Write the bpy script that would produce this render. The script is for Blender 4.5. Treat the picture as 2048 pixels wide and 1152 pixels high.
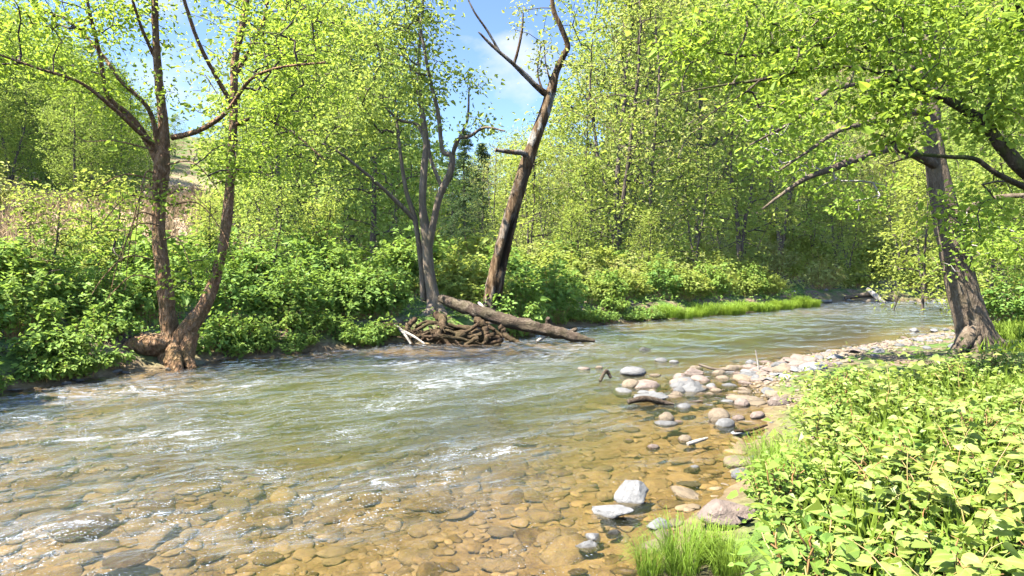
import bpy, bmesh, math, random
import numpy as np
from mathutils import Vector, Matrix

for o in list(bpy.data.objects):
    bpy.data.objects.remove(o, do_unlink=True)
SC = bpy.context.scene
COL = SC.collection
R = math.radians

# ------------------------------------------------------------------ camera
CAMH, FPX, HOR = 1.9, 1300.0, 530.0      # eye height, focal length in photo pixels, horizon row
cam = bpy.data.cameras.new('camera')
cam.sensor_width = 36.0
cam.lens = 36.0 * FPX / 2048.0
cam.shift_y = -(576.0 - HOR) / 2048.0
cam.clip_start, cam.clip_end = 0.05, 2000.0
camo = bpy.data.objects.new('camera', cam)
COL.objects.link(camo)
camo.location = (0, 0, CAMH)
camo.rotation_euler = (R(90), 0, 0)
SC.camera = camo

# ------------------------------------------------------------------ sky and sun
SUN_AZ, SUN_EL = R(-112), R(57)           # azimuth from +Y, clockwise; sun stands to the left
SUNV = Vector((math.sin(SUN_AZ) * math.cos(SUN_EL), math.cos(SUN_AZ) * math.cos(SUN_EL), math.sin(SUN_EL)))
w = bpy.data.worlds.new('World')
SC.world = w
w.use_nodes = True
nt = w.node_tree
nt.nodes.clear()
def wn(t, **kw):
    n = nt.nodes.new(t)
    for k, v in kw.items():
        setattr(n, k, v)
    return n
sky = wn('ShaderNodeTexSky', sky_type='NISHITA', sun_disc=False, sun_elevation=SUN_EL, sun_rotation=SUN_AZ,
         air_density=0.7, dust_density=0.0, ozone_density=3.0)
tc = wn('ShaderNodeTexCoord')
mp = wn('ShaderNodeMapping'); mp.inputs['Scale'].default_value = (1.0, 1.0, 1.9); mp.inputs['Location'].default_value = (0.32, 0.15, 0.2)
nz = wn('ShaderNodeTexNoise'); nz.inputs['Scale'].default_value = 3.1; nz.inputs['Detail'].default_value = 7; nz.inputs['Roughness'].default_value = 0.58
rp = wn('ShaderNodeValToRGB'); rp.color_ramp.elements[0].position = 0.56; rp.color_ramp.elements[1].position = 0.76
# one fair-weather cloud over the gap between the trees, broken up by the same noise
cd = Vector((-0.010, 1.0, 0.345)).normalized()
dot = wn('ShaderNodeVectorMath', operation='DISTANCE'); dot.inputs[1].default_value = cd
nrm = wn('ShaderNodeVectorMath', operation='NORMALIZE')
sub = wn('ShaderNodeMapRange'); sub.inputs[1].default_value = 0.0; sub.inputs[2].default_value = 0.11; sub.inputs[3].default_value = 0.27; sub.inputs[4].default_value = 0.0
addn = wn('ShaderNodeMath', operation='ADD')
mixc = wn('ShaderNodeMix', data_type='RGBA')
mixc.inputs[7].default_value = (3.3, 3.35, 3.45, 1)
bg = wn('ShaderNodeBackground'); bg.inputs['Strength'].default_value = 0.052
out = wn('ShaderNodeOutputWorld')
L = nt.links.new
L(tc.outputs['Generated'], nrm.inputs[0]); L(nrm.outputs[0], mp.inputs[0]); L(mp.outputs[0], nz.inputs['Vector'])
L(nrm.outputs[0], dot.inputs[0]); L(dot.outputs['Value'], sub.inputs[0])
L(nz.outputs[0], addn.inputs[0]); L(sub.outputs[0], addn.inputs[1]); L(addn.outputs[0], rp.inputs[0])
L(rp.outputs[0], mixc.inputs[0]); L(sky.outputs[0], mixc.inputs[6]); L(mixc.outputs[2], bg.inputs[0]); L(bg.outputs[0], out.inputs[0])

sl = bpy.data.lights.new('sun', 'SUN')
sl.energy, sl.angle, sl.color = 3.3, R(0.55), (1.0, 0.955, 0.87)
so = bpy.data.objects.new('sun', sl)
COL.objects.link(so)
so.rotation_euler = (-SUNV).to_track_quat('-Z', 'Y').to_euler()
so.location = SUNV * 60

SC.view_settings.view_transform = 'Standard'
SC.view_settings.look = 'None'
SC.view_settings.gamma = 1.0
SC.view_settings.exposure = 2.8
SC.render.engine = 'CYCLES'
cy = SC.cycles
cy.use_denoising = True
try:
    cy.denoiser = 'OPENIMAGEDENOISE'
    cy.denoising_input_passes = 'RGB_ALBEDO_NORMAL'
except Exception:
    pass
cy.max_bounces, cy.diffuse_bounces, cy.glossy_bounces, cy.transmission_bounces, cy.transparent_max_bounces = 5, 3, 2, 4, 5
cy.use_fast_gi = True
cy.fast_gi_method = 'REPLACE'
cy.ao_bounces_render = 1
w.light_settings.distance = 0.38
cy.sample_clamp_indirect = 6.0
cy.sample_clamp_direct = 0.0
cy.caustics_reflective = cy.caustics_refractive = False
cy.use_adaptive_sampling = True
cy.adaptive_threshold = 0.05

# ------------------------------------------------------------------ helpers
rng = np.random.default_rng(11)
rnd = random.Random(5)

def P(px, py, d):
    """a point seen at photo pixel (px, py), d metres ahead"""
    return np.array([(px - 1024.0) / FPX * d, d, CAMH - (py - HOR) / FPX * d])

def hash2(ix, iy, seed=0):
    h = (ix.astype(np.int64) * 374761393 + iy.astype(np.int64) * 668265263 + seed * 1442695041) & 0x7fffffff
    h = ((h ^ (h >> 13)) * 1274126177) & 0x7fffffff
    return ((h ^ (h >> 16)) & 0xffff) / 65535.0

def noise2(x, y, seed=0):
    x = np.asarray(x, float); y = np.asarray(y, float)
    ix, iy = np.floor(x), np.floor(y)
    fx, fy = x - ix, y - iy
    fx = fx * fx * (3 - 2 * fx); fy = fy * fy * (3 - 2 * fy)
    a = hash2(ix, iy, seed); b = hash2(ix + 1, iy, seed); c = hash2(ix, iy + 1, seed); d = hash2(ix + 1, iy + 1, seed)
    return (a * (1 - fx) + b * fx) * (1 - fy) + (c * (1 - fx) + d * fx) * fy - 0.5

def fbm2(x, y, o=4, seed=0):
    s, a, f = 0, 1.0, 1.0
    for k in range(o):
        s = s + a * noise2(np.asarray(x) * f, np.asarray(y) * f, seed + k * 17)
        a *= 0.5; f *= 2.03
    return s

def noise3(p, seed=0):
    return (noise2(p[..., 0] + 7.3 * p[..., 2], p[..., 1] - 5.1 * p[..., 2], seed) + noise2(p[..., 1] + 3.7 * p[..., 0] + 11, p[..., 2] * 1.3 + 2.2 * p[..., 0], seed + 5)
            + noise2(p[..., 2] * 1.1 - 4.4 * p[..., 1] * 0.3, p[..., 0] + 0.6 * p[..., 1], seed + 9)) / 1.7

def smooth(a, b, x):
    t = np.clip((np.asarray(x, float) - a) / (b - a), 0, 1)
    return t * t * (3 - 2 * t)

def mesh(name, parts, mats, smooth_shade=False, attrs=None, uv=None):
    """parts: list of (verts Nx3, faces MxK[, material index]); attrs: {name: (domain, values)}"""
    V, nv = [], 0
    loops, sizes, midx = [], [], []
    for p in parts:
        v, f = np.asarray(p[0], float), np.asarray(p[1], np.int64)
        if len(f) == 0:
            continue
        V.append(v); loops.append((f + nv).ravel()); sizes.append(np.full(len(f), f.shape[1]))
        midx.append(np.full(len(f), p[2] if len(p) > 2 else 0))
        nv += len(v)
    V = np.concatenate(V); loops = np.concatenate(loops); sizes = np.concatenate(sizes); midx = np.concatenate(midx)
    me = bpy.data.meshes.new(name)
    me.vertices.add(len(V)); me.vertices.foreach_set('co', V.astype(np.float32).ravel())
    me.loops.add(len(loops)); me.loops.foreach_set('vertex_index', loops.astype(np.int32))
    me.polygons.add(len(sizes))
    st = np.concatenate([[0], np.cumsum(sizes)[:-1]])
    me.polygons.foreach_set('loop_start', st.astype(np.int32)); me.polygons.foreach_set('loop_total', sizes.astype(np.int32))
    me.polygons.foreach_set('material_index', midx.astype(np.int32))
    me.polygons.foreach_set('use_smooth', np.full(len(sizes), bool(smooth_shade)))
    for m in (mats if isinstance(mats, (list, tuple)) else [mats]):
        me.materials.append(m)
    for k, (dom, val) in (attrs or {}).items():
        a = me.attributes.new(k, 'FLOAT', dom)
        a.data.foreach_set('value', np.asarray(val, np.float32).ravel())
    if uv is not None:
        l = me.uv_layers.new(name='flow')
        l.data.foreach_set('uv', np.asarray(uv, np.float32)[loops].ravel())
    me.update(calc_edges=True)
    return me

def obj(name, me, parent=None, loc=None, rot=None, scale=None):
    o = bpy.data.objects.new(name, me)
    COL.objects.link(o)
    if parent is not None:
        o.parent = parent
    if name in ('twigs', 'rootlets', 'crown', 'foliage', 'stems', 'blades') and parent is not None:
        o['kind'] = 'stuff'          # leaves and twigs too small and too many to pick apart
    if loc is not None:
        o.location = [float(c) for c in loc]
    if rot is not None:
        o.rotation_euler = [float(c) for c in rot]
    if scale is not None:
        o.scale = (scale,) * 3 if np.isscalar(scale) else scale
    return o

def tag(o, label, cat, group=None, kind=None):
    if label: o['label'] = label
    if cat: o['category'] = cat
    if group: o['group'] = group
    if kind: o['kind'] = kind
    return o

def thing(name, label, cat, loc=(0, 0, 0), rz=0.0, scale=1.0, group=None):
    o = obj(name, None, None, loc, (0, 0, rz), scale)
    o.empty_display_size = 0.2
    return tag(o, label, cat, group)

def place(parts, name, label, cat, loc, rz=0.0, scale=1.0, group=None, tilt=(0, 0)):
    """a thing out of shared part meshes [(part name, mesh[, sub parts])]"""
    t = thing(name, label, cat, loc, rz, scale, group)
    t.rotation_euler = (tilt[0], tilt[1], rz)
    for n, me in parts:
        obj(n, me, t)
    return t

def norm(v):
    return v / np.maximum(np.linalg.norm(v, axis=-1, keepdims=True), 1e-9)

def spline(pts, n):
    """Catmull-Rom through rows of pts (any columns)"""
    p = np.asarray(pts, float)
    p = np.vstack([2 * p[0] - p[1], p, 2 * p[-1] - p[-2]])
    seg = len(p) - 3
    o = []
    for t in np.linspace(0, seg - 1e-6, n):
        i = int(t); f = t - i
        a, b, c, d = p[i], p[i + 1], p[i + 2], p[i + 3]
        o.append(0.5 * (2 * b + (c - a) * f + (2 * a - 5 * b + 4 * c - d) * f * f + (3 * b - a - 3 * c + d) * f ** 3))
    return np.array(o)

def tube(pts, rad, sides=10, rough=0.0, seed=0, lobes=0.0, cap=True):
    pts = np.asarray(pts, float); rad = np.maximum(np.asarray(rad, float), 0.0008)
    n = len(pts)
    tan = norm(np.gradient(pts, axis=0))
    ref = np.array([1.0, 0, 0]) if abs(tan[0][0]) < 0.8 else np.array([0, 1.0, 0])
    N = np.zeros_like(pts); prev = norm(ref - tan[0] * ref.dot(tan[0]))
    for i in range(n):
        prev = norm(prev - tan[i] * prev.dot(tan[i])); N[i] = prev
    B = np.cross(tan, N)
    a = np.linspace(0, 2 * math.pi, sides, endpoint=False)
    ring = N[:, None, :] * np.cos(a)[None, :, None] + B[:, None, :] * np.sin(a)[None, :, None]
    base = pts[:, None, :] + ring * rad[:, None, None]
    k = np.ones((n, sides))
    if rough:
        k += rough * (noise3(base / max(rad.max(), 0.02) * 0.9, seed) + 0.6 * noise3(base / max(rad.max(), 0.02) * 2.3, seed + 3))
    if lobes:
        k += lobes * np.sin(a * 5 + seed)[None, :] * np.linspace(1, 0.2, n)[:, None]
    V = (pts[:, None, :] + ring * (rad[:, None] * k)[:, :, None]).reshape(-1, 3)
    i = np.arange(n - 1)[:, None] * sides; j = np.arange(sides)[None, :]; j2 = (j + 1) % sides
    F = np.stack([i + j, i + j2, i + sides + j2, i + sides + j], -1).reshape(-1, 4)
    parts = [(V, F)]
    if cap:
        for e, rev in ((0, True), (n - 1, False)):
            c = V[e * sides:(e + 1) * sides]
            vv = np.vstack([c, c.mean(0)[None] + tan[e] * (rad[e] * 0.3 * (1 if e else -1))])
            jj = np.arange(sides); f = np.stack([jj, (jj + 1) % sides, np.full(sides, sides)], -1)
            parts.append((vv, f[:, ::-1] if rev else f))
    return parts

def cones(a, b, ra, rb, sides=4):
    """many separate tapering twig pieces at once"""
    a, b = np.asarray(a), np.asarray(b)
    t = norm(b - a)
    ref = np.where(np.abs(t[:, 2:3]) < 0.9, np.array([[0, 0, 1.0]]), np.array([[1.0, 0, 0]]))
    n = norm(np.cross(t, ref)); m = np.cross(t, n)
    ang = np.linspace(0, 2 * math.pi, sides, endpoint=False)
    ring = n[:, None, :] * np.cos(ang)[None, :, None] + m[:, None, :] * np.sin(ang)[None, :, None]
    lo = a[:, None, :] + ring * np.asarray(ra)[:, None, None]
    hi = (b + t * np.asarray(rb)[:, None] * 0.5)[:, None, :] + ring * np.asarray(rb)[:, None, None]
    V = np.concatenate([lo, hi], 1).reshape(-1, 3)
    k = np.arange(len(a))[:, None] * 2 * sides; j = np.arange(sides)[None, :]; j2 = (j + 1) % sides
    F = np.stack([k + j, k + j2, k + sides + j2, k + sides + j], -1).reshape(-1, 4)
    return V, F

def leaves(c, d, n, Ln, Wd, hero=False, fold=0.18, droop=0.2):
    """leaf blades: 2 triangles each, or 4 (two bent quads) for near ones"""
    c, d, n = np.asarray(c), norm(np.asarray(d)), np.asarray(n)
    b = norm(np.cross(n, d)); n = np.cross(d, b)
    Ln = np.asarray(Ln)[:, None]; Wd = np.asarray(Wd)[:, None]
    N = len(c); k = np.arange(N)[:, None]
    tip = c + d * Ln - n * Ln * droop
    if not hero:
        l = c + d * Ln * 0.42 + b * Wd * 0.5 + n * Wd * fold
        r = c + d * Ln * 0.42 - b * Wd * 0.5 + n * Wd * fold
        V = np.stack([c, r, tip, l], 1).reshape(-1, 3)
        F = np.stack([k * 4 + [0, 1, 2], k * 4 + [0, 2, 3]], 1).reshape(-1, 3)
        return V, F, 2
    l1 = c + d * Ln * 0.22 + b * Wd * 0.46 + n * Wd * fold; l2 = c + d * Ln * 0.62 + b * Wd * 0.36 + n * (Wd * fold - Ln * droop * 0.4)
    r1 = c + d * Ln * 0.22 - b * Wd * 0.46 + n * Wd * fold; r2 = c + d * Ln * 0.62 - b * Wd * 0.36 + n * (Wd * fold - Ln * droop * 0.4)
    V = np.stack([c, r1, r2, tip, l2, l1], 1).reshape(-1, 3)
    F = np.stack([k * 6 + [0, 1, 2, 3], k * 6 + [0, 3, 4, 5]], 1).reshape(-1, 4)
    return V, F, 2

def rand_dirs(g, n, up=0.0, jit=1.0):
    """leaf normals (up-biased) and blade directions"""
    nn = norm(g.normal(size=(n, 3)) * jit + np.array([0, 0, up]))
    dd = g.normal(size=(n, 3)); dd[:, 2] = dd[:, 2] * 0.5 - 0.25
    dd = norm(dd - nn * (dd * nn).sum(1, keepdims=True))
    return nn, dd

# ------------------------------------------------------------------ materials
def mat(name):
    m = bpy.data.materials.new(name)
    m.use_nodes = True
    t = m.node_tree
    t.nodes.clear()
    o = t.nodes.new('ShaderNodeOutputMaterial')
    return m, t, o

class NT:
    def __init__(s, t): s.t = t
    def n(s, ty, **kw):
        n = s.t.nodes.new(ty)
        ins = kw.pop('ins', {})
        for k, v in kw.items(): setattr(n, k, v)
        for k, v in ins.items():
            if hasattr(v, 'links') or isinstance(v, bpy.types.NodeSocket): s.t.links.new(v, n.inputs[k])
            else: n.inputs[k].default_value = v
        return n
    def math(s, op, a, b=0.0, clamp=False):
        return s.n('ShaderNodeMath', operation=op, use_clamp=clamp, ins={0: a, 1: b}).outputs[0]
    def mixc(s, f, a, b, mode='MIX'):
        return s.n('ShaderNodeMix', data_type='RGBA', blend_type=mode, ins={0: f, 6: a, 7: b}).outputs[2]
    def noise(s, vec, scale, detail=4, rough=0.55, dist=0.0):
        return s.n('ShaderNodeTexNoise', ins={'Vector': vec, 'Scale': scale, 'Detail': detail, 'Roughness': rough, 'Distortion': dist}).outputs[0]
    def ramp(s, f, stops):
        r = s.n('ShaderNodeValToRGB', ins={0: f})
        e = r.color_ramp.elements
        while len(e) < len(stops): e.new(0.5)
        for k, (p, c) in enumerate(stops):
            e[k].position = p
            e[k].color = c if len(c) == 4 else (*c, 1)
        return r.outputs[0]
    def attr(s, nm): return s.n('ShaderNodeAttribute', attribute_name=nm).outputs['Fac']
    def map(s, vec, scale): return s.n('ShaderNodeMapping', ins={'Vector': vec, 'Scale': scale}).outputs[0]
    def rng(s, f, a, b, c, d): return s.n('ShaderNodeMapRange', ins={0: f, 1: a, 2: b, 3: c, 4: d}).outputs[0]

def c4(c): return (*c, 1.0)

def leaf_mat(name, dark, light, trans, tfac=0.45, rough=0.42, yellow=None):
    """blade colour runs from dark to light with the blade's own tint, plus a hue shift from plant to plant"""
    m, t, o = mat(name); q = NT(t)
    a = q.attr('tint')
    oi = q.n('ShaderNodeObjectInfo').outputs['Random']
    col = q.mixc(a, c4(dark), c4(light))
    y = yellow or tuple(x * k for x, k in zip(light, (1.25, 1.02, 0.7)))
    col = q.mixc(q.math('MULTIPLY', oi, 0.55), col, q.mixc(a, c4(tuple(x * 0.75 for x in y)), c4(y)))
    if name == 'knotweed_leaf':   # pale midrib, and a few browned blotches
        pos = q.n('ShaderNodeNewGeometry').outputs['Position']
        col = q.mixc(q.math('MULTIPLY', q.math('POWER', q.attr('rib'), 6.0), 0.45), col, (0.50, 0.56, 0.22, 1))
        col = q.mixc(q.rng(q.noise(pos, 34.0, 3, 0.6), 0.70, 0.75, 0.0, 0.6), col, (0.22, 0.16, 0.05, 1))
        col = q.mixc(q.rng(q.noise(pos, 1.7, 2, 0.5), 0.45, 0.65, 0.0, 0.35), col, (0.17, 0.29, 0.06, 1))
    tr = q.mixc(0.55, col, c4(trans))
    pb = q.n('ShaderNodeBsdfPrincipled', ins={'Base Color': col, 'Roughness': rough + 0.1, 'Specular IOR Level': 0.16 if name != 'knotweed_leaf' else 0.4})
    tb = q.n('ShaderNodeBsdfTranslucent', ins={'Color': tr})
    mx = q.n('ShaderNodeMixShader', ins={0: tfac, 1: pb.outputs[0], 2: tb.outputs[0]})
    t.links.new(mx.outputs[0], o.inputs[0])
    return m

def bark_mat(name, cols, scale=6.0, stretch=0.25, bump=0.6, moss=0.0, plates=0.0):
    m, t, o = mat(name); q = NT(t)
    co = q.n('ShaderNodeTexCoord').outputs['Object']
    v = q.map(co, (scale, scale, scale * stretch))
    n1 = q.noise(v, 1.0, 6, 0.62, 0.6)
    n2 = q.noise(v, 4.5, 5, 0.6, 0.2)
    n3 = q.noise(co, 1.3, 3)
    f = q.math('ADD', q.math('MULTIPLY', n1, 0.65), q.math('MULTIPLY', n2, 0.35))
    col = q.ramp(f, [(0.30, cols[0]), (0.50, cols[1]), (0.68, cols[2])])
    col = q.mixc(q.rng(n3, 0.35, 0.7, 0.0, 0.45), col, c4(cols[1]))
    if moss:
        mf = q.math('MULTIPLY', q.rng(q.noise(co, 3.2, 4), 0.45, 0.62, 0.0, 1.0), moss)
        col = q.mixc(mf, col, (0.055, 0.075, 0.012, 1))
    if plates:
        vo = q.n('ShaderNodeTexVoronoi', ins={'Vector': q.map(co, (scale * 1.3, scale * 1.3, scale * 0.5)), 'Scale': 1.0}).outputs['Distance']
        f = q.math('ADD', f, q.math('MULTIPLY', vo, plates))
    bp = q.n('ShaderNodeBump', ins={'Strength': bump, 'Distance': 0.09, 'Height': f})
    pb = q.n('ShaderNodeBsdfPrincipled', ins={'Base Color': col, 'Roughness': 0.85, 'Specular IOR Level': 0.2, 'Normal': bp.outputs[0]})
    t.links.new(pb.outputs[0], o.inputs[0])
    return m

M = {}
M['leaf_near'] = leaf_mat('knotweed_leaf', (0.14, 0.245, 0.035), (0.36, 0.46, 0.135), (0.42, 0.52, 0.06), 0.48, 0.36)
M['leaf_bank'] = leaf_mat('bank_shrub_leaf', (0.10, 0.20, 0.04), (0.25, 0.40, 0.09), (0.34, 0.49, 0.06), 0.46, 0.45)
M['leaf_lime'] = leaf_mat('lime_leaf', (0.19, 0.27, 0.05), (0.36, 0.45, 0.11), (0.47, 0.54, 0.08), 0.52)
M['leaf_hero'] = leaf_mat('spring_leaf', (0.15, 0.26, 0.035), (0.31, 0.45, 0.08), (0.45, 0.59, 0.055), 0.54)
M['leaf_green'] = leaf_mat('green_leaf', (0.15, 0.23, 0.045), (0.30, 0.41, 0.095), (0.39, 0.50, 0.075), 0.5)
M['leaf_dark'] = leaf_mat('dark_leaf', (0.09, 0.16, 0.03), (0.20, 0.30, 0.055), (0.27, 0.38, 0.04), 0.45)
M['leaf_pale'] = leaf_mat('pale_leaf', (0.23, 0.28, 0.07), (0.41, 0.46, 0.14), (0.50, 0.52, 0.10), 0.5, yellow=(0.44, 0.43, 0.17))
M['needle'] = leaf_mat('needle', (0.045, 0.085, 0.035), (0.085, 0.14, 0.055), (0.09, 0.16, 0.04), 0.25, 0.6)
M['grass'] = leaf_mat('grass_blade', (0.10, 0.19, 0.02), (0.22, 0.33, 0.05), (0.26, 0.40, 0.03), 0.4, 0.45)
M['dry'] = leaf_mat('dry_grass', (0.30, 0.22, 0.12), (0.48, 0.36, 0.22), (0.5, 0.38, 0.2), 0.35, 0.7, yellow=(0.42, 0.26, 0.17))
M['bark_birch'] = bark_mat('flaking_brown_bark', ((0.05, 0.025, 0.012), (0.26, 0.145, 0.072), (0.52, 0.36, 0.22)), 15, 0.5, 1.0, 0.3, 0.9)
M['bark_grey'] = bark_mat('grey_bark', ((0.05, 0.038, 0.027), (0.16, 0.122, 0.085), (0.31, 0.25, 0.18)), 9, 0.2, 0.7, 0.2)
M['bark_big'] = bark_mat('grey_brown_bark', ((0.045, 0.032, 0.022), (0.12, 0.088, 0.06), (0.24, 0.19, 0.14)), 12, 0.35, 0.8, 0.12, 0.4)
M['bark_moss'] = bark_mat('dark_mossy_bark', ((0.018, 0.014, 0.01), (0.06, 0.045, 0.028), (0.14, 0.11, 0.07)), 9, 0.3, 0.9, 0.75)
M['bark_twig'] = bark_mat('twig_bark', ((0.035, 0.026, 0.018), (0.09, 0.07, 0.05), (0.17, 0.14, 0.11)), 5, 0.3, 0.3)
M['bark_pale'] = bark_mat('pale_branch_bark', ((0.15, 0.125, 0.10), (0.32, 0.28, 0.23), (0.50, 0.46, 0.40)), 9, 0.3, 0.5)
M['driftwood'] = bark_mat('weathered_log', ((0.018, 0.012, 0.008), (0.075, 0.053, 0.037), (0.21, 0.17, 0.125)), 6, 1.0, 1.0, 0.15)
M['soil'] = bark_mat('wet_bank_soil', ((0.012, 0.008, 0.005), (0.035, 0.024, 0.014), (0.08, 0.055, 0.03)), 8, 0.8, 0.9, 0.3)
M['root'] = bark_mat('root_wood', ((0.016, 0.01, 0.005), (0.065, 0.04, 0.022), (0.18, 0.125, 0.078)), 8, 0.8, 0.9, 0.15)

def stem_mat():
    m, t, o = mat('knotweed_stem'); q = NT(t)
    co = q.n('ShaderNodeTexCoord').outputs['Object']
    col = q.ramp(q.noise(co, 9.0, 3), [(0.35, (0.16, 0.21, 0.04)), (0.6, (0.27, 0.13, 0.05))])
    pb = q.n('ShaderNodeBsdfPrincipled', ins={'Base Color': col, 'Roughness': 0.5})
    t.links.new(pb.outputs[0], o.inputs[0]); return m
M['stem'] = stem_mat()

def snag_mat():
    m, t, o = mat('dead_snag_wood'); q = NT(t)
    co = q.n('ShaderNodeTexCoord').outputs['Object']
    v = q.map(co, (11, 11, 1.7))
    n1 = q.noise(v, 1.0, 7, 0.62, 0.5)
    wood = q.ramp(n1, [(0.3, (0.022, 0.012, 0.006)), (0.5, (0.085, 0.05, 0.023)), (0.68, (0.22, 0.15, 0.085))])
    barkc = q.ramp(q.noise(q.map(co, (9, 9, 4)), 1.0, 5), [(0.35, (0.07, 0.058, 0.045)), (0.6, (0.30, 0.275, 0.235))])
    patch = q.rng(q.noise(q.map(co, (2.6, 2.6, 1.1)), 1.0, 6, 0.6), 0.47, 0.53, 0.0, 1.0)
    col = q.mixc(q.math('MULTIPLY', patch, q.attr('barky')), wood, barkc)
    col = q.mixc(q.attr('rot'), col, (0.012, 0.008, 0.005, 1))
    h = q.math('ADD', n1, q.math('MULTIPLY', patch, 0.35))
    bp = q.n('ShaderNodeBump', ins={'Strength': 1.0, 'Distance': 0.05, 'Height': h})
    pb = q.n('ShaderNodeBsdfPrincipled', ins={'Base Color': col, 'Roughness': 0.85, 'Specular IOR Level': 0.2, 'Normal': bp.outputs[0]})
    t.links.new(pb.outputs[0], o.inputs[0]); return m
M['snag'] = snag_mat()

def stone_mat(name, base, vary=0.35, speck=0.12, rough=0.75, tide=True):
    m, t, o = mat(name); q = NT(t)
    co = q.n('ShaderNodeTexCoord').outputs['Object']
    oi = q.math('FRACT', q.math('ADD', q.n('ShaderNodeObjectInfo').outputs['Random'], q.n('ShaderNodeNewGeometry').outputs['Random Per Island']))
    vv = q.n('ShaderNodeVectorMath', operation='ADD', ins={0: co, 1: q.n('ShaderNodeCombineXYZ', ins={0: q.math('MULTIPLY', oi, 37.0), 1: oi, 2: oi}).outputs[0]}).outputs[0]
    n1 = q.noise(vv, 2.2, 6, 0.6, 0.4); n2 = q.noise(vv, 16, 4, 0.7)
    lo = tuple(x * (1 - vary) for x in base); hi = tuple(min(x * (1 + vary), 0.8) for x in base)
    col = q.ramp(n1, [(0.32, lo), (0.5, base), (0.68, hi)])
    col = q.mixc(q.math('MULTIPLY', q.rng(n2, 0.5, 0.7, 0.0, 1.0), speck * 3), col, c4(tuple(x * 0.55 for x in base)))
    col = q.mixc(0.3 if tide else 0.6, col, q.ramp(oi, [(0.0, tuple(x * 0.35 for x in base)), (0.35, base), (0.6, tuple(0.4 * x + 0.6 * sum(base) / 3 for x in base)), (1.0, tuple(min(x * 1.6, .8) for x in base))]) if not tide else q.mixc(oi, c4(lo), c4(hi)))
    # the water line: wet stone below about 4 cm over the stream is darker and glossier
    z = q.n('ShaderNodeSeparateXYZ', ins={0: q.n('ShaderNodeNewGeometry').outputs['Position']}).outputs[2]
    wet = q.rng(q.math('ADD', z, q.math('MULTIPLY', n1, 0.03)), 0.012, 0.034, 1.0, 0.0)
    if tide: col = q.mixc(wet, col, q.mixc(1.0, col, (0.42, 0.37, 0.30, 1), 'MULTIPLY'))
    if not tide: wet = 0.0
    bp = q.n('ShaderNodeBump', ins={'Strength': 0.9, 'Distance': 0.05, 'Height': q.math('ADD', n1, q.math('MULTIPLY', n2, 0.35))})
    pb = q.n('ShaderNodeBsdfPrincipled', ins={'Base Color': col, 'Roughness': q.rng(wet, 0.0, 1.0, rough, 0.3), 'Specular IOR Level': 0.4 if tide else 0.05, 'Normal': bp.outputs[0]})
    t.links.new(pb.outputs[0], o.inputs[0]); return m
M['stone_pink'] = stone_mat('pinkish_stone', (0.20, 0.152, 0.124))
M['stone_tan'] = stone_mat('tan_stone', (0.20, 0.155, 0.105))
M['stone_grey'] = stone_mat('grey_stone', (0.145, 0.142, 0.138))
M['stone_pale'] = stone_mat('pale_grey_stone', (0.20, 0.197, 0.193), 0.3, 0.2)
M['stone_dark'] = stone_mat('dark_wet_stone', (0.07, 0.068, 0.062), 0.4, 0.12, 0.35)
M['stone_moss'] = stone_mat('mossy_stone', (0.15, 0.15, 0.085), 0.5)
M['cobble'] = stone_mat('streambed_cobble', (0.17, 0.125, 0.072), 0.65, 0.1, 0.9, False)

# ------------------------------------------------------------------ river course
BANK_L = [(-16, -40), (-11.5, -8), (-9.6, 2), (-8.5, 7), (-7.6, 9.4), (-6.9, 11.4), (-5.9, 12.9), (-5.0, 13.7), (-3.3, 15.0), (-2.1, 15.8), (-0.5, 16.3),
          (0.5, 17.6), (1.5, 20.0), (3.7, 21.5), (5.2, 22.8), (9.1, 25.8), (13.3, 29.6), (15.3, 33.2), (19, 34.8), (27, 34), (42, 30), (90, 24)]
BANK_R = [(90, 8), (42, 15), (30, 20), (22, 23.0), (17, 22.4), (14.3, 20.8), (11.6, 18.0), (9, 15.8), (6.6, 14.0), (5.0, 12.6), (4.1, 11.0), (3.55, 9.3), (2.75, 7.2),
          (2.15, 5.8), (1.35, 4.9), (0.75, 4.0), (0.25, 2.8), (-0.45, 1.2), (-1.3, -1), (-3, -8), (-6, -40)]
POLY = np.array(BANK_L + BANK_R, float)
CEN = spline(np.array([(90, 16), (60, 19), (42, 22.5), (30, 26.5), (22, 28.6), (16, 28.2), (10.5, 23.5), (6.2, 18.6), (2.6, 15.2), (-0.8, 12.2), (-2.2, 9.3), (-3.3, 6.2), (-4.4, 2.5), (-6, -6), (-10, -40)], float), 100)

# the surface pattern runs with the fast thread of the current, which swings out to the left near the camera
CENW = spline(np.array([(90, 16), (60, 19), (42, 22.5), (30, 26.5), (22, 28.6), (16, 28.2), (10.5, 23.5), (6.2, 18.6), (2.6, 15.2), (-0.6, 12.6), (-3.6, 10.6), (-7, 8.8), (-12, 6.2), (-22, 1.5), (-40, -7)], float), 110)

def sdist(x, y):
    """distance to the water's edge: positive on land"""
    p = np.stack([np.ravel(x), np.ravel(y)], 1)
    best = np.full(len(p), 1e9); inside = np.zeros(len(p), bool)
    n = len(POLY)
    for i in range(n):
        a, b = POLY[i], POLY[(i + 1) % n]
        ab = b - a
        t = np.clip(((p - a) @ ab) / (ab @ ab), 0, 1)
        best = np.minimum(best, ((p - a - t[:, None] * ab) ** 2).sum(1))
        cr = ((a[1] > p[:, 1]) != (b[1] > p[:, 1])) & (p[:, 0] < (b[0] - a[0]) * (p[:, 1] - a[1]) / (b[1] - a[1] + 1e-12) + a[0])
        inside ^= cr
    d = np.sqrt(best)
    return np.where(inside, -d, d).reshape(np.shape(x))

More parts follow.
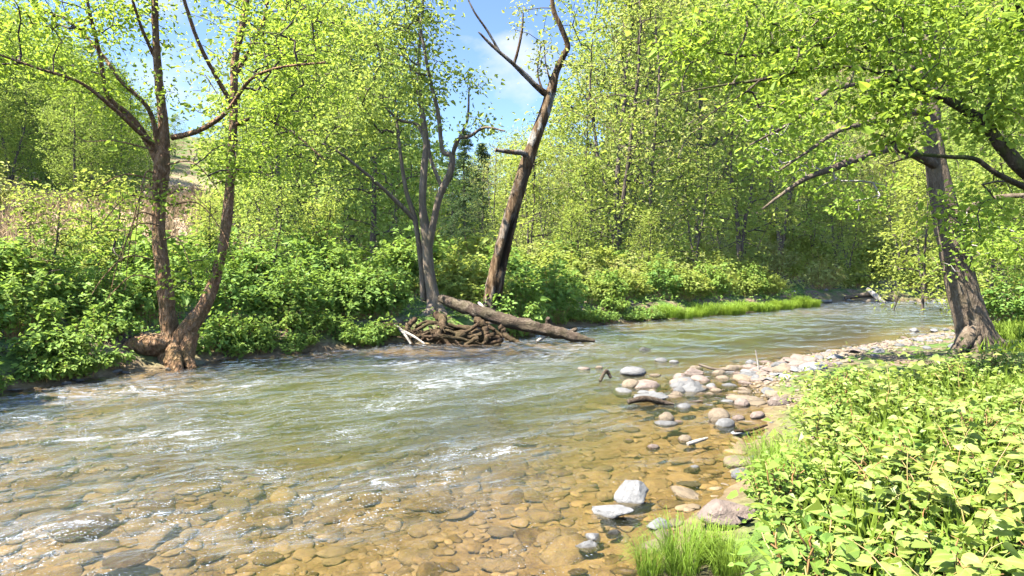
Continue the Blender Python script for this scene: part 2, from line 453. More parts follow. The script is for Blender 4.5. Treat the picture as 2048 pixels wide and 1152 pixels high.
def flow(x, y, CEN=CEN):
    """along-stream and cross-stream coordinates (cross > 0 towards the far/left bank)"""
    CUM = np.concatenate([[0], np.cumsum(np.linalg.norm(np.diff(CEN, axis=0), axis=1))])
    p = np.stack([np.ravel(x), np.ravel(y)], 1)
    bd = np.full(len(p), 1e9); u = np.zeros(len(p)); v = np.zeros(len(p))
    for i in range(len(CEN) - 1):
        a, b = CEN[i], CEN[i + 1]; ab = b - a; l = math.hypot(*ab)
        t = np.clip(((p - a) @ ab) / (l * l), 0, 1)
        q = p - a - t[:, None] * ab
        d = (q ** 2).sum(1); k = d < bd
        bd[k] = d[k]; u[k] = CUM[i] + t[k] * l
        v[k] = (np.sign(-(ab[0] * q[:, 1] - ab[1] * q[:, 0])) * np.sqrt(d))[k]
    return u.reshape(np.shape(x)), v.reshape(np.shape(x))

def height(x, y, full=False):
    x = np.asarray(x, float); y = np.asarray(y, float)
    s = sdist(x, y) + 0.22 * noise2(x * 0.9, y * 0.9, 3) + 0.12 * noise2(x * 2.7, y * 2.7, 4)
    _, v = flow(x, y)
    left = v > 0
    rl = 0.04 + 0.50 * smooth(0, 0.9, s) + 0.55 * smooth(0.6, 5, s)
    rr = 0.02 + 0.18 * smooth(0, 1.2, s) + 0.16 * smooth(0.8, 5, s) + 0.55 * smooth(3, 9, s) * smooth(6, 11, x)
    land = np.where(left, rl, rr)
    # wooded hills: left slope, far right slope, and a gentler one to the right
    wl = smooth(3, 16, -x - 0.05 * y)
    hl = wl * (np.clip(s - 7, 0, 16) * 0.20 + np.clip(s - 23, 0, 50) * 0.10)
    wr = smooth(5, 17, x - 0.10 * (y - 35)) * left
    hr = wr * np.clip(s - 2.0, 0, 70) * 0.62
    hb = (np.clip(s - 10, 0, 80) * 0.03 + np.clip(s - 32, 0, 60) * 0.16) * left
    h2 = (~left) * np.clip(s - 9, 0, 60) * 0.30 * smooth(10, 18, x)
    land = land + hl + hr + hb + h2 + np.clip(s, 0, 6) * 0.03 * noise2(x * 0.7, y * 0.7, 8) + np.clip(s - 5, 0, 15) * 0.06 * noise2(x * 0.13, y * 0.13, 9)
    dep = 0.03 + 0.16 * smooth(0, 1.2, -s) + 0.30 * smooth(0.8, 3.6, -s)
    bed = -dep + 0.03 * noise2(x * 2.2, y * 2.2, 12) + 0.07 * noise2(x * 0.8, y * 0.8, 13) * smooth(0.5, 2, -s)
    z = np.where(s > 0, land, np.minimum(bed, 0.03))
    b = smooth(-0.25, 0.25, s)
    z = np.where(np.abs(s) < 0.25, bed * (1 - b) + land * b, z)
    return (z, s, v) if full else z

# terrain height and shore distance on a 0.2 m grid, for placing things quickly
GX0, GY0, GS, GNX, GNY = -45.0, -4.0, 0.2, 650, 480
_gx, _gy = np.meshgrid(GX0 + GS * np.arange(GNX), GY0 + GS * np.arange(GNY), indexing='ij')
_HZ, _HS, _HV = height(_gx, _gy, True)
def gz(x, y, G=None):
    G = _HZ if G is None else G
    u, v = (x - GX0) / GS, (y - GY0) / GS
    if not (0 <= u < GNX - 1 and 0 <= v < GNY - 1):
        if G is _HZ: return float(height(np.array([x]), np.array([y]))[0])
        return float(sdist(np.array([x]), np.array([y]))[0])
    i, j = int(u), int(v); a, b = u - i, v - j
    return float((G[i, j] * (1 - a) + G[i + 1, j] * a) * (1 - b) + (G[i, j + 1] * (1 - a) + G[i + 1, j + 1] * a) * b)
def gs(x, y):
    return gz(x, y, _HS)

# ------------------------------------------------------------------ ground
def ground_mat():
    m, t, o = mat('ground_soil'); q = NT(t)
    co = q.n('ShaderNodeNewGeometry').outputs['Position']
    n1 = q.noise(co, 1.3, 6, 0.6); n2 = q.noise(co, 9, 6, 0.65); n3 = q.noise(co, 0.35, 3)
    litter = q.ramp(n2, [(0.3, (0.05, 0.032, 0.017)), (0.5, (0.15, 0.105, 0.065)), (0.7, (0.30, 0.23, 0.16))])
    green = q.ramp(n2, [(0.3, (0.035, 0.06, 0.012)), (0.6, (0.10, 0.17, 0.03))])
    dryc = q.ramp(n2, [(0.3, (0.22, 0.145, 0.085)), (0.6, (0.42, 0.31, 0.20))])
    bed = q.ramp(q.math('ADD', q.math('MULTIPLY', n2, 0.6), q.math('MULTIPLY', n1, 0.4)), [(0.3, (0.075, 0.05, 0.026)), (0.5, (0.155, 0.112, 0.06)), (0.7, (0.27, 0.205, 0.125))])
    col = q.mixc(q.rng(n1, 0.42, 0.58, 0.0, 1.0), litter, green)
    col = q.mixc(q.attr('dry'), col, dryc)
    col = q.mixc(q.attr('wet'), col, bed)
    bp = q.n('ShaderNodeBump', ins={'Strength': 0.9, 'Distance': 0.06, 'Height': q.math('ADD', n2, n1)})
    pb = q.n('ShaderNodeBsdfPrincipled', ins={'Base Color': col, 'Roughness': 0.9, 'Specular IOR Level': 0.2, 'Normal': bp.outputs[0]})
    t.links.new(pb.outputs[0], o.inputs[0]); return m

def build_ground():
    t = np.linspace(-1, 1, 361)
    X = 420 * np.sinh(4.4 * t) / math.sinh(4.4)
    Y = 10 + 420 * np.sinh(4.4 * t) / math.sinh(4.4)
    gx, gy = np.meshgrid(X, Y, indexing='ij')
    z, s, v = height(gx, gy, True)
    n = len(t)
    V = np.stack([gx, gy, z], -1).reshape(-1, 3)
    i = np.arange(n - 1)[:, None] * n; j = np.arange(n - 1)[None, :]
    F = np.stack([i + j, i + n + j, i + n + j + 1, i + j + 1], -1).reshape(-1, 4)
    wet = 1 - smooth(0.05, 0.5, s + 0.0)
    dry = smooth(9, 13, s) * smooth(4, 10, -gx) * smooth(60, 40, gy)
    o = obj('ground', mesh('ground', [(V, F)], ground_mat(), True, {'wet': ('POINT', wet), 'dry': ('POINT', dry)}))
    tag(o, 'brown and green valley floor with stream bed and wooded slopes', None, kind='structure')
    return o
GROUND = build_ground()

# ------------------------------------------------------------------ water
def water_mat():
    m, t, o = mat('stream_water'); q = NT(t)
    uv = q.n('ShaderNodeUVMap', uv_map='flow').outputs[0]
    pos = q.n('ShaderNodeNewGeometry').outputs['Position']
    rif = q.attr('riffle'); dep = q.attr('depth')
    w1 = q.noise(q.map(uv, (1.1, 2.6, 1)), 1.0, 4, 0.55, 1.6)
    w2 = q.noise(q.map(uv, (4.2, 8.0, 1)), 1.0, 4, 0.6, 1.2)
    w3 = q.noise(pos, 17.0, 4, 0.65, 0.5)
    h = q.math('ADD', q.math('MULTIPLY', w1, 0.10), q.math('ADD', q.math('MULTIPLY', w2, 0.050), q.math('MULTIPLY', w3, 0.022)))
    amp = q.math('ADD', 0.05, q.math('MULTIPLY', rif, 0.80))
    bp = q.n('ShaderNodeBump', ins={'Strength': amp, 'Distance': 1.0, 'Height': h})
    fr = q.n('ShaderNodeFresnel', ins={'IOR': 1.33, 'Normal': bp.outputs[0]}).outputs[0]
    # clear water, tinted and a little murky where it is deep
    tint = q.mixc(dep, (0.95, 0.87, 0.68, 1), (0.50, 0.49, 0.22, 1))
    tr = q.n('ShaderNodeBsdfTransparent', ins={'Color': tint}).outputs[0]
    murk = q.n('ShaderNodeBsdfDiffuse', ins={'Color': (0.07, 0.078, 0.022, 1)}).outputs[0]
    body = q.n('ShaderNodeMixShader', ins={0: q.math('ADD', 0.07, q.math('MULTIPLY', dep, 0.42)), 1: tr, 2: murk}).outputs[0]
    # ripples far smaller than a pixel widen the reflection where the water is broken
    g1 = q.n('ShaderNodeBsdfGlossy', ins={'Color': (1, 1, 1, 1), 'Roughness': 0.06, 'Normal': bp.outputs[0]}).outputs[0]
    g2 = q.n('ShaderNodeBsdfGlossy', ins={'Color': (1, 1, 1, 1), 'Roughness': 0.36, 'Normal': bp.outputs[0]}).outputs[0]
    gl = q.n('ShaderNodeMixShader', ins={0: q.math('ADD', 0.06, q.math('MULTIPLY', rif, 0.25), True), 1: g1, 2: g2}).outputs[0]
    sh = q.n('ShaderNodeMixShader', ins={0: q.math('MULTIPLY', fr, 1.12, True), 1: body, 2: gl}).outputs[0]
    # air carried in the water: a soft milky veil drawn out along the current, and crisp white crests; the white also paints in sun glitter
    v1 = q.noise(q.map(uv, (0.75, 2.1, 1)), 1.0, 5, 0.64, 2.4)
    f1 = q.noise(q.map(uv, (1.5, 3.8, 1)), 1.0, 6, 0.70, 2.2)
    f2 = q.noise(q.map(uv, (6.0, 15.0, 1)), 1.0, 5, 0.72, 0.8)
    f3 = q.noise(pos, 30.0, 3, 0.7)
    veil = q.math('MULTIPLY', q.rng(q.math('ADD', q.math('MULTIPLY', v1, 0.7), q.math('MULTIPLY', f2, 0.3)), 0.44, 0.66, 0.0, 1.0), q.math('MULTIPLY', rif, 0.12), True)
    ff = q.math('ADD', q.math('MULTIPLY', f1, 0.48), q.math('ADD', q.math('MULTIPLY', f2, 0.34), q.math('MULTIPLY', f3, 0.18)))
    thr = q.math('SUBTRACT', 0.675, q.math('MULTIPLY', rif, 0.20))
    foam = q.math('MULTIPLY', q.rng(q.math('SUBTRACT', ff, thr), 0.0, 0.11, 0.0, 1.0), 0.85)
    glint_fleck = q.math('MULTIPLY', q.rng(q.math('ADD', q.noise(pos, 58.0, 2, 0.6), q.math('MULTIPLY', rif, 0.14)), 0.69, 0.74, 0.0, 1.0), q.rng(f1, 0.45, 0.55, 0.0, 0.9))  # tiny white specks: bubbles, and sun sparkle painted into the surface colour
    foam = q.math('MAXIMUM', q.math('MAXIMUM', foam, veil), glint_fleck)
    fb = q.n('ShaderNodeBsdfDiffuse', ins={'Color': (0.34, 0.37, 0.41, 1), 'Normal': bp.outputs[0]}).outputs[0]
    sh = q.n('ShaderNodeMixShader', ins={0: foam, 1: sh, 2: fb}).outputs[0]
    t.links.new(sh, o.inputs[0]); return m

RIFF = [  # photo pixel, radius in metres, strength
    (900, 705, 3.2, 1.0), (1060, 700, 2.2, 1.0), (1150, 690, 1.6, .8), (720, 705, 2.0, .85), (920, 765, 2.2, .95), (820, 800, 1.6, .75), (1040, 745, 1.6, .75), (1000, 800, 1.3, .6),
    (430, 765, 1.8, .8), (250, 790, 1.8, .8), (60, 800, 2.2, .85), (330, 870, 1.5, .85), (90, 870, 1.8, .85), (690, 880, .7, .8), (500, 930, 1.1, .7),
    (700, 965, .7, .85), (860, 940, .8, .7), (180, 960, 1.2, .7), (330, 1010, .9, .7), (130, 1040, .8, .65), (650, 1040, .7, .6), (960, 900, .9, .6), (1240, 790, .9, .5), (450, 1080, .7, .55),
    (1500, 640, 2.0, .5), (1650, 625, 2.6, .7), (1750, 612, 3, .75), (1350, 690, 1.8, .3), (1450, 655, 2.2, .35), (1620, 660, 1.7, .3), (1000, 1060, .6, .45), (1240, 660, 1.6, .55), (1150, 850, .9, .45), (830, 1090, .6, .45)]

def build_water():
    ay = -5.0
    dd = np.concatenate([np.linspace(1.0, 7.0, 14, endpoint=False), 7.0 * 1.0062 ** np.arange(0, 330)])
    tt = np.linspace(-1.5, 1.9, 560)
    D, T = np.meshgrid(dd, tt, indexing='ij')
    gx, gy = T * D, ay + D
    s = sdist(gx, gy)
    u, v = flow(gx, gy, CENW)
    rif = 0.12 + 0.30 * smooth(1.6, 4, -s + 0.35 * (-gx - 1)) * smooth(19, 15, gy)
    for px, py, r, st in RIFF:
        c = P(px, py, CAMH * FPX / (py - HOR))
        rif = np.maximum(rif, 0.86 * st * np.exp(-(((gx - c[0]) ** 2 + (gy - c[1]) ** 2) / (1.35 * r * r))))
    rif = np.clip(rif * (0.9 + 1.0 * fbm2(u * 0.9, v * 1.9, 4, 40)), 0.04, 1.0)
    dep = smooth(0.5, 4.2, -s + 0.8 * fbm2(gx * 0.35, gy * 0.35, 3, 31)) * smooth(3.0, 9.5, gy + 0.25 * gx)
    z = (0.030 * fbm2(u * 1.1, v * 2.6, 3, 21) + 0.014 * fbm2(u * 3.7, v * 8, 2, 22)) * (0.5 + 1.8 * rif)
    z += 0.075 * rif * np.sin(u * 3.4 + 2.0 * noise2(u * 0.5, v * 0.9, 23) * 3) * (noise2(u * 0.6, v * 1.3, 24) + 0.35)
    V = np.stack([gx, gy, z], -1).reshape(-1, 3)
    a, b = D.shape
    i = np.arange(a - 1)[:, None] * b; j = np.arange(b - 1)[None, :]
    F = np.stack([i + j, i + j + 1, i + b + j + 1, i + b + j], -1).reshape(-1, 4)
    keep = (s.ravel()[F] < 0.7).all(1)
    F = F[keep]
    used = np.unique(F); mp_ = np.full(len(V), -1); mp_[used] = np.arange(len(used))
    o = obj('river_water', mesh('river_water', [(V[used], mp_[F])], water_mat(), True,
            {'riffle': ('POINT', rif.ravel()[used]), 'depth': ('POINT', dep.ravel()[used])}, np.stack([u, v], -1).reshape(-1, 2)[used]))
    tag(o, 'clear shallow stream with white riffles over brown cobbles', None, kind='structure')
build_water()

# ------------------------------------------------------------------ stones
def stone_mesh(name, seed, sub=2, ax=(1, 0.8, 0.55), amp=0.28, angular=0.0):
    bm = bmesh.new()
    bmesh.ops.create_icosphere(bm, subdivisions=sub, radius=1.0)
    bm.verts.ensure_lookup_table()
    V = np.array([v.co[:] for v in bm.verts]); F = np.array([[v.index for v in f.verts] for f in bm.faces])
    bm.free()
    g = np.random.default_rng(seed)
    if angular:
        for k in range(9):     # chop with planes for broken, angular rock
            n = norm(g.normal(size=3)); h = g.uniform(0.45, 0.8)
            dd = V @ n - h
            V = V - np.clip(dd, 0, None)[:, None] * n * angular
    V = V * (1 + amp * noise3(V * 1.1 + g.uniform(0, 50, 3), seed) + amp * 0.35 * noise3(V * 2.9 + 9, seed + 1) + (0.05 * noise3(V * 8.0, seed + 2) if sub > 3 else 0))[:, None]
    V = V * np.array(ax)
    return V, F, True

def stone_obj_mesh(name, data, m):
    return mesh(name, [(data[0], data[1])], m, data[2])

ROUND = [stone_mesh('s', 100 + k, 3 if k < 4 else 2, (1, g, h), 0.26) for k, (g, h) in enumerate([(0.85, 0.6), (0.7, 0.5), (0.9, 0.45), (0.75, 0.62), (0.8, 0.4), (0.65, 0.5), (0.9, 0.7)])]
ANG = [stone_mesh('s', 200 + k, 4, (1, g, h), 0.20, 0.9) for k, (g, h) in enumerate([(0.75, 0.6), (0.6, 0.35), (0.8, 0.5), (0.55, 0.4)])]
_sm = {}
def stone_me(shape, k, colour):
    key = (shape, k, colour)
    if key not in _sm:
        _sm[key] = stone_obj_mesh('stone', (ROUND if shape == 'r' else ANG)[k], M['stone_' + colour])
    return _sm[key]

def put_stone(px, py, wpx, colour, label, shape='r', k=0, rz=0.0, cat='rock', name='rock', z0=None, squash=1.0, tilt=(0, 0), group=None, sink=0.25):
    """stone whose base shows at photo pixel (px, py), wpx pixels wide; stands on bed or bank there"""
    d = CAMH * FPX / (py - HOR)
    if z0 is None:
        for _ in range(4):
            q = P(px, py, d); zz = max(gz(q[0], q[1]), -0.05)
            d = (CAMH - zz) * FPX / (py - HOR)
    else:
        d = (CAMH - z0) * FPX / (py - HOR)
    q = P(px, py, d)
    sc = wpx * d / FPX / 2
    me = stone_me(shape, k, colour)
    z = max(gz(q[0], q[1]), -0.03 if sink < 0.4 else -0.06)
    o = obj(name, me, None, (q[0], q[1] + sc * 0.5, z + sc * (0.5 - sink) * squash), (tilt[0], tilt[1], rz), (sc, sc, sc * squash))
    return tag(o, label, cat, group)

put_stone(1272, 1018, 88, 'pale', 'pale grey angular rock standing tallest in the shallows, tilted up', 'a', 0, 0.5, squash=1.2, tilt=(0.2, -0.3), sink=0.15)
put_stone(1222, 1050, 104, 'pale', 'flat whitish angular slab leaning below the tall pale rock', 'a', 1, 2.6, tilt=(0.1, 0.12))
put_stone(1186, 1092, 46, 'pale', 'small white angular stone above the lowest pale slab', 'a', 2, 1.0)
put_stone(1174, 1114, 58, 'pale', 'small flat whitish stone at the very bottom of the water edge', 'a', 3, 0.2)
put_stone(1228, 1082, 34, 'dark', 'small dark wet stone beside the white stones', 'r', 5, 0.4)
put_stone(1462, 1046, 132, 'pink', 'largest pinkish boulder behind the grass tuft', 'a', 2, 0.15, squash=0.8, z0=0.10, sink=0.18)
put_stone(1320, 1068, 70, 'pale', 'low pale stone showing behind the grass tuft', 'a', 3, 0.5)
put_stone(1484, 958, 40, 'grey', 'round grey stone at the edge of the knotweed', 'r', 0, 0.6)
put_stone(1391, 948, 27, 'grey', 'small grey stone alone in the brown shallows', 'r', 3, 0.6)
put_stone(1385, 982, 58, 'grey', 'low flat dark grey slab just under the small lone stone', 'a', 1, 0.1, squash=0.6)
put_stone(1308, 905, 28, 'pink', 'small pale stone poking from the shallows', 'r', 1, 0.2)
put_stone(1258, 890, 22, 'tan', 'tiny tan stone at the left end of the shallow stones', 'r', 4, 0.2)
put_stone(1372, 890, 32, 'tan', 'tan stone with a pale stick lying against it', 'r', 0, 0.9)
put_stone(1335, 850, 32, 'tan', 'yellowish egg-shaped stone on a flat grey one', 'r', 6, 0.4, squash=1.15, sink=0.1)
put_stone(1334, 858, 50, 'grey', 'flat grey stone carrying the yellowish egg-shaped one', 'r', 4, 0.0, squash=0.6)
put_stone(1358, 852, 20, 'pink', 'tiny reddish stone right of the egg-shaped one', 'r', 2, 0.3)
put_stone(1443, 852, 52, 'tan', 'large rounded tan stone by the knotweed edge', 'r', 0, 1.2, squash=1.1, sink=0.1)
put_stone(1455, 862, 46, 'grey', 'bluish grey rounded stone in front of the large tan one', 'r', 3, 0.4)
put_stone(1487, 876, 50, 'pale', 'pale flat stone right of the bluish grey one', 'a', 1, 0.5)
put_stone(1480, 845, 30, 'pink', 'small pink stone behind the bluish grey one', 'r', 1, 0.5)
put_stone(1518, 838, 36, 'pink', 'pink stone half under the knotweed leaves', 'r', 5, 0.5)
put_stone(1312, 812, 86, 'grey', 'layered dark grey slab with driftwood caught on it', 'a', 1, 0.3, squash=0.9)
put_stone(1289, 794, 26, 'pale', 'small pale stone on top of the layered slab', 'r', 2, 0.0)
put_stone(1420, 820, 34, 'pale', 'small flat pale stone above the large tan stone', 'a', 3, 0.0, squash=0.6)
put_stone(1457, 812, 28, 'pale', 'flat white stone by the knotweed', 'r', 4, 0.3)
put_stone(1487, 815, 34, 'pink', 'rounded pinkish white stone by the knotweed', 'r', 6, 1.0)
put_stone(1263, 781, 38, 'tan', 'rounded orange-tan stone left of the rock bar', 'r', 0, 0.3, squash=1.1)
put_stone(1282, 782, 24, 'grey', 'dark grey stone touching the orange-tan one', 'r', 3, 0.3)
put_stone(1268, 755, 50, 'grey', 'low domed grey stone at the left end of the bar', 'r', 2, 0.1)
put_stone(1312, 757, 28, 'tan', 'flat tan stone right of the domed grey stone', 'r', 4, 0.7, squash=0.7)
put_stone(1379, 776, 52, 'grey', 'dark grey slab leaning in the middle of the bar', 'a', 0, 0.7)
put_stone(1390, 756, 46, 'pink', 'pinkish block on the upper side of the bar', 'a', 2, 0.1)
put_stone(1362, 765, 36, 'pink', 'rounded pink stone beside the dark grey slab', 'r', 3, 1.3)
put_stone(1405, 786, 30, 'tan', 'tan oval stone in front of the bar', 'r', 1, 0.2)
put_stone(1433, 790, 26, 'tan', 'lone tan oval stone right of its twin', 'r', 5, 0.0)
put_stone(1360, 790, 26, 'grey', 'small grey stone in front of the bar', 'r', 6, 0.0)
put_stone(1322, 728, 32, 'grey', 'isolated flat grey stone beyond the bar in open water', 'a', 3, 0.0)
put_stone(1349, 730, 20, 'pale', 'tiny pale stone beside the isolated flat one', 'r', 1, 0.0)
put_stone(1290, 706, 32, 'dark', 'black wet rock alone in midstream', 'a', 2, 0.6, squash=0.8)
put_stone(1168, 745, 26, 'pink', 'wet reddish stone washed over in midstream', 'r', 4, 0.0)
put_stone(1198, 741, 15, 'tan', 'tiny orange stone breaking the surface in midstream', 'r', 0, 0.0)
put_stone(1003 + 870, 664, 20, 'pale', 'pale stone in water left of the big trunk', 'a', 0, 0.3)
put_stone(1832, 666, 24, 'grey', 'grey stone at the water end of the far bar', 'a', 2, 0.9)
put_stone(1895, 662, 16, 'grey', 'small dark stone nearest the big trunk in water', 'a', 2, 0.2)
put_stone(150, 1060, 118, 'pink', 'smooth reddish boulder washed over by the current, lower left', 'r', 0, 0.2, z0=-0.05, squash=0.6, sink=0.62)
put_stone(245, 1135, 90, 'pink', 'submerged pinkish boulder at the bottom edge, left', 'r', 2, 0.4, z0=-0.1, squash=0.5, sink=0.7)
# boulders along the left bank
put_stone(40, 745, 120, 'moss', 'large mossy grey boulder at the far left waterline', 'r', 0, 0.4)
put_stone(105, 735, 70, 'grey', 'grey boulder next to the large mossy one', 'r', 3, 0.8)
put_stone(130, 690, 110, 'moss', 'brown mossy boulder sunk in the bank left of the birch', 'a', 0, 0.4)
put_stone(60, 762, 46, 'grey', 'flat stone at the waterline under the mossy boulder', 'a', 1, 0.4)
put_stone(168, 748, 36, 'tan', 'tan stone at the waterline left of the birch roots', 'r', 1, 0.4)
put_stone(335, 728, 34, 'tan', 'rounded brown stone at the foot of the birch', 'r', 6, 0.4)
put_stone(405, 722, 70, 'grey', 'flat grey-brown slab right of the birch foot', 'a', 1, 0.1, squash=0.7)
put_stone(640, 700, 30, 'grey', 'dark flat stone on the left waterline below the shrubs', 'a', 3, 0.1)
put_stone(670, 696, 40, 'pale', 'pale slab at the waterline left of the root mass', 'a', 1, -0.3)
put_stone(1008, 664, 26, 'pink', 'pinkish boulder on the bank under the fallen log', 'r', 0, -0.3)

# many lesser stones on the cobble bar, and along the waterlines
used_xy = []
def scatter_stones(n, region, sizes, label_by_col, group, weights):
    c = 0; tries = 0
    cols = list(label_by_col)
    while c < n and tries < n * 40:
        tries += 1
        x, y = region()
        sz = rnd.uniform(*sizes) * (1.5 if rnd.random() < 0.08 else 1.0)
        if any((x - a) ** 2 + (y - b) ** 2 < (0.43 * (sz + e)) ** 2 for a, b, e in used_xy): continue
        if y > 12.8 and y < 20: sz *= 0.62
        used_xy.append((x, y, sz))
        col = rnd.choices(cols, weights)[0]
        sh = 'a' if rnd.random() < 0.65 else 'r'
        me = stone_me(sh, rnd.randrange(4 if sh == 'a' else 7), col)
        z = gz(x, y)
        o = obj('stone', me, None, (x, y, max(z, -0.05) + sz * 0.10), (rnd.uniform(-.2, .2), rnd.uniform(-.2, .2), rnd.uniform(0, 6.3)), (sz, sz * rnd.uniform(.7, 1), sz * rnd.uniform(0.5, 0.95)))
        tag(o, label_by_col[col], 'stone', group); c += 1
def bar_region():
    # the bar runs from the shallows to the foot of the big tree
    t = rnd.random() ** 1.5
    a = spline(np.array([(2.6, 9.6), (3.7, 11.2), (5.0, 12.4), (6.9, 13.6), (9.2, 15.2), (11.6, 17.2)]), 40)[int(t * 39)]
    return a[0] + rnd.gauss(0.15, 0.6 if t < 0.4 else 0.5), a[1] + rnd.gauss(-0.15, 0.5)
scatter_stones(262, bar_region, (0.075, 0.22),
    {'pink': 'pinkish rounded stone among the pebbles of the cobble bar', 'tan': 'tan rounded stone among the pebbles of the cobble bar', 'grey': 'grey rounded stone among the pebbles of the cobble bar',
     'pale': 'whitish stone among the pebbles of the cobble bar'}, 'stones of the cobble bar', (4, 2.5, 4, 1.6))
def left_edge():
    k = rnd.randrange(4, 9); a, b = np.array(BANK_L[k]), np.array(BANK_L[k + 1]); p = a + (b - a) * rnd.random()
    return p[0] + rnd.gauss(0.0, 0.2), p[1] + rnd.gauss(0.0, 0.2)
scatter_stones(40, left_edge, (0.06, 0.15), {'grey': 'small grey stone along the shaded left waterline', 'tan': 'small brown stone along the shaded left waterline', 'moss': 'small mossy stone along the shaded left waterline'}, 'stones of the left waterline', (3, 3, 2))
def far_edge():
    return rnd.uniform(13.5, 27), 33.9 + rnd.gauss(0, 0.5)
scatter_stones(30, far_edge, (0.12, 0.35), {'pale': 'pale stone on the far shore at the bend', 'tan': 'tan stone on the far shore at the bend', 'grey': 'grey stone on the far shore at the bend'}, 'stones of the far shore', (3, 3, 2))
def near_edge():
    k = rnd.randrange(len(BANK_R) - 10, len(BANK_R) - 4); a, b = np.array(BANK_R[k]), np.array(BANK_R[k + 1]); p = a + (b - a) * rnd.random()
    return p[0] + rnd.gauss(-0.25, 0.3), p[1] + rnd.gauss(0.05, 0.2)
scatter_stones(26, near_edge, (0.03, 0.075), {'tan': 'small tan stone in the shallows at the near bank', 'grey': 'small grey stone in the shallows at the near bank'}, 'stones of the near shallows', (3, 2))

# pebbles between the stones of the bar
def bar_pebbles():
    g = np.random.default_rng(71)
    shp = [stone_mesh('c', 330 + k, 1, (1, .75, .5), 0.35) for k in range(4)]
    c = spline(np.array([(3.2, 9.8), (3.9, 11.2), (5.0, 12.3), (6.9, 13.5), (9.2, 15.0), (11.6, 17.0)]), 60)
    V, F = [], []; n = 0
    for i in range(2600):
        p = c[g.integers(0, 60)] + g.normal(0, .55, 2); r = g.uniform(.015, .055)
        v, f, _ = shp[i % 4]; a = g.uniform(0, 6.3); ca, sa = math.cos(a), math.sin(a)
        vv = v * r; V.append(np.stack([vv[:, 0] * ca - vv[:, 1] * sa, vv[:, 0] * sa + vv[:, 1] * ca, vv[:, 2]], 1) + [p[0], p[1], gz(*p) + r * .15]); F.append(f + n); n += len(v)
    o = obj('bar_pebbles', mesh('bar_pebbles', [(np.concatenate(V), np.concatenate(F))], M['stone_tan'], True), GROUND)
    o['kind'] = 'stuff'
bar_pebbles()

# streambed cobbles under the clear water: the largest as pieces of the bed, the rest one mass
def bed_cobbles():
    shp = [stone_mesh('c', 300 + k, 2, (1, g, h), 0.42, 0.7) for k, (g, h) in enumerate([(.7, .2), (.55, .16), (.85, .18), (.6, .24), (.8, .14), (.5, .2)])]
    mes = [mesh('cobble', [(v, f)], M['cobble'], True) for v, f, _ in shp]
    g = np.random.default_rng(77)
    N = 7600
    y = g.uniform(2.5, 12.5, N); x = g.uniform(-8.5, 4.0, N)
    y = np.where(g.random(N) < 0.5, g.uniform(2.6, 7.5, N), y)
    z, s, v = height(x, y, True)
    k = (s < -0.02) & (np.abs(x) < 0.95 * y + 0.6)
    x, y, z, s = x[k], y[k], z[k], s[k]
    r = np.exp(g.normal(math.log(0.062), 0.68, len(x)))
    r = np.clip(r, 0.03, 0.30)
    show = r / np.maximum(y, 2.5) * (1.0 - 0.5 * smooth(1, 4, -s))
    order = np.argsort(-show)
    big, rest = order[:290], order[290:]
    for i in big:
        obj('cobble', mes[i % 6], GROUND, (x[i], y[i], z[i] + r[i] * 0.02), (g.uniform(-.2, .2), g.uniform(-.2, .2), g.uniform(0, 6.3)), float(r[i]))
    V, F = [], []; n = 0
    for i in rest:
        v, f, _ = shp[i % 6]
        a = g.uniform(0, 6.3); ca, sa = math.cos(a), math.sin(a)
        vv = v * r[i]; vv = np.stack([vv[:, 0] * ca - vv[:, 1] * sa, vv[:, 0] * sa + vv[:, 1] * ca, vv[:, 2]], 1) + [x[i], y[i], z[i] + r[i] * 0.08]
        V.append(vv); F.append(f + n); n += len(v)
    o = obj('pebble_bed', mesh('pebble_bed', [(np.concatenate(V), np.concatenate(F))], M['cobble'], True), GROUND)
    o['kind'] = 'stuff'
bed_cobbles()

# ------------------------------------------------------------------ tree growing
def grow(skel, attract, g, seglen=0.45, updrift=0.35, sag=0.0):
    """join every foliage centre to the nearest wood with a curved branchlet"""
    pos = [np.array(p, float) for p in skel]
    par = [-1] * len(pos); n0 = len(pos)
    A = np.asarray(attract, float)
    S = np.array(pos)
    d0 = np.sqrt(((A[:, None, :] - S[None, :, :]) ** 2).sum(-1)).min(1)
    cap = len(pos) + int((d0 / seglen + 4).sum()) * 2 + 1000
    buf = np.zeros((cap, 3)); buf[:n0] = S; n = n0
    tips = []
    for i in np.argsort(d0):
        a = A[i]
        dv = buf[:n] - a
        cost = np.sqrt((dv ** 2).sum(1)) + 0.7 * np.clip(dv[:, 2], 0, None)
        k = int(np.argmin(cost)); p = buf[k].copy()
        L_ = np.linalg.norm(a - p)
        m = max(2, int(math.ceil(L_ / seglen)))
        ctrl = (p + a) / 2 + np.array([0, 0, updrift * L_ * 0.5 - sag * L_]) + g.normal(size=3) * 0.10 * L_
        prev = k
        for j in range(1, m + 1):
            t = j / m
            q = (1 - t) ** 2 * p + 2 * t * (1 - t) * ctrl + t * t * a + (g.normal(size=3) * 0.03 * L_ / m if j < m else 0)
            if n >= cap: buf = np.vstack([buf, np.zeros((2000, 3))]); cap += 2000
            buf[n] = q; par.append(prev); prev = n; n += 1
        tips.append(prev)
    pos = buf[:n]
    cnt = np.zeros(n)
    cnt[tips] += 1
    for i in range(n - 1, n0 - 1, -1):
        if par[i] >= 0: cnt[par[i]] += cnt[i]
    return pos, np.array(par), cnt, n0

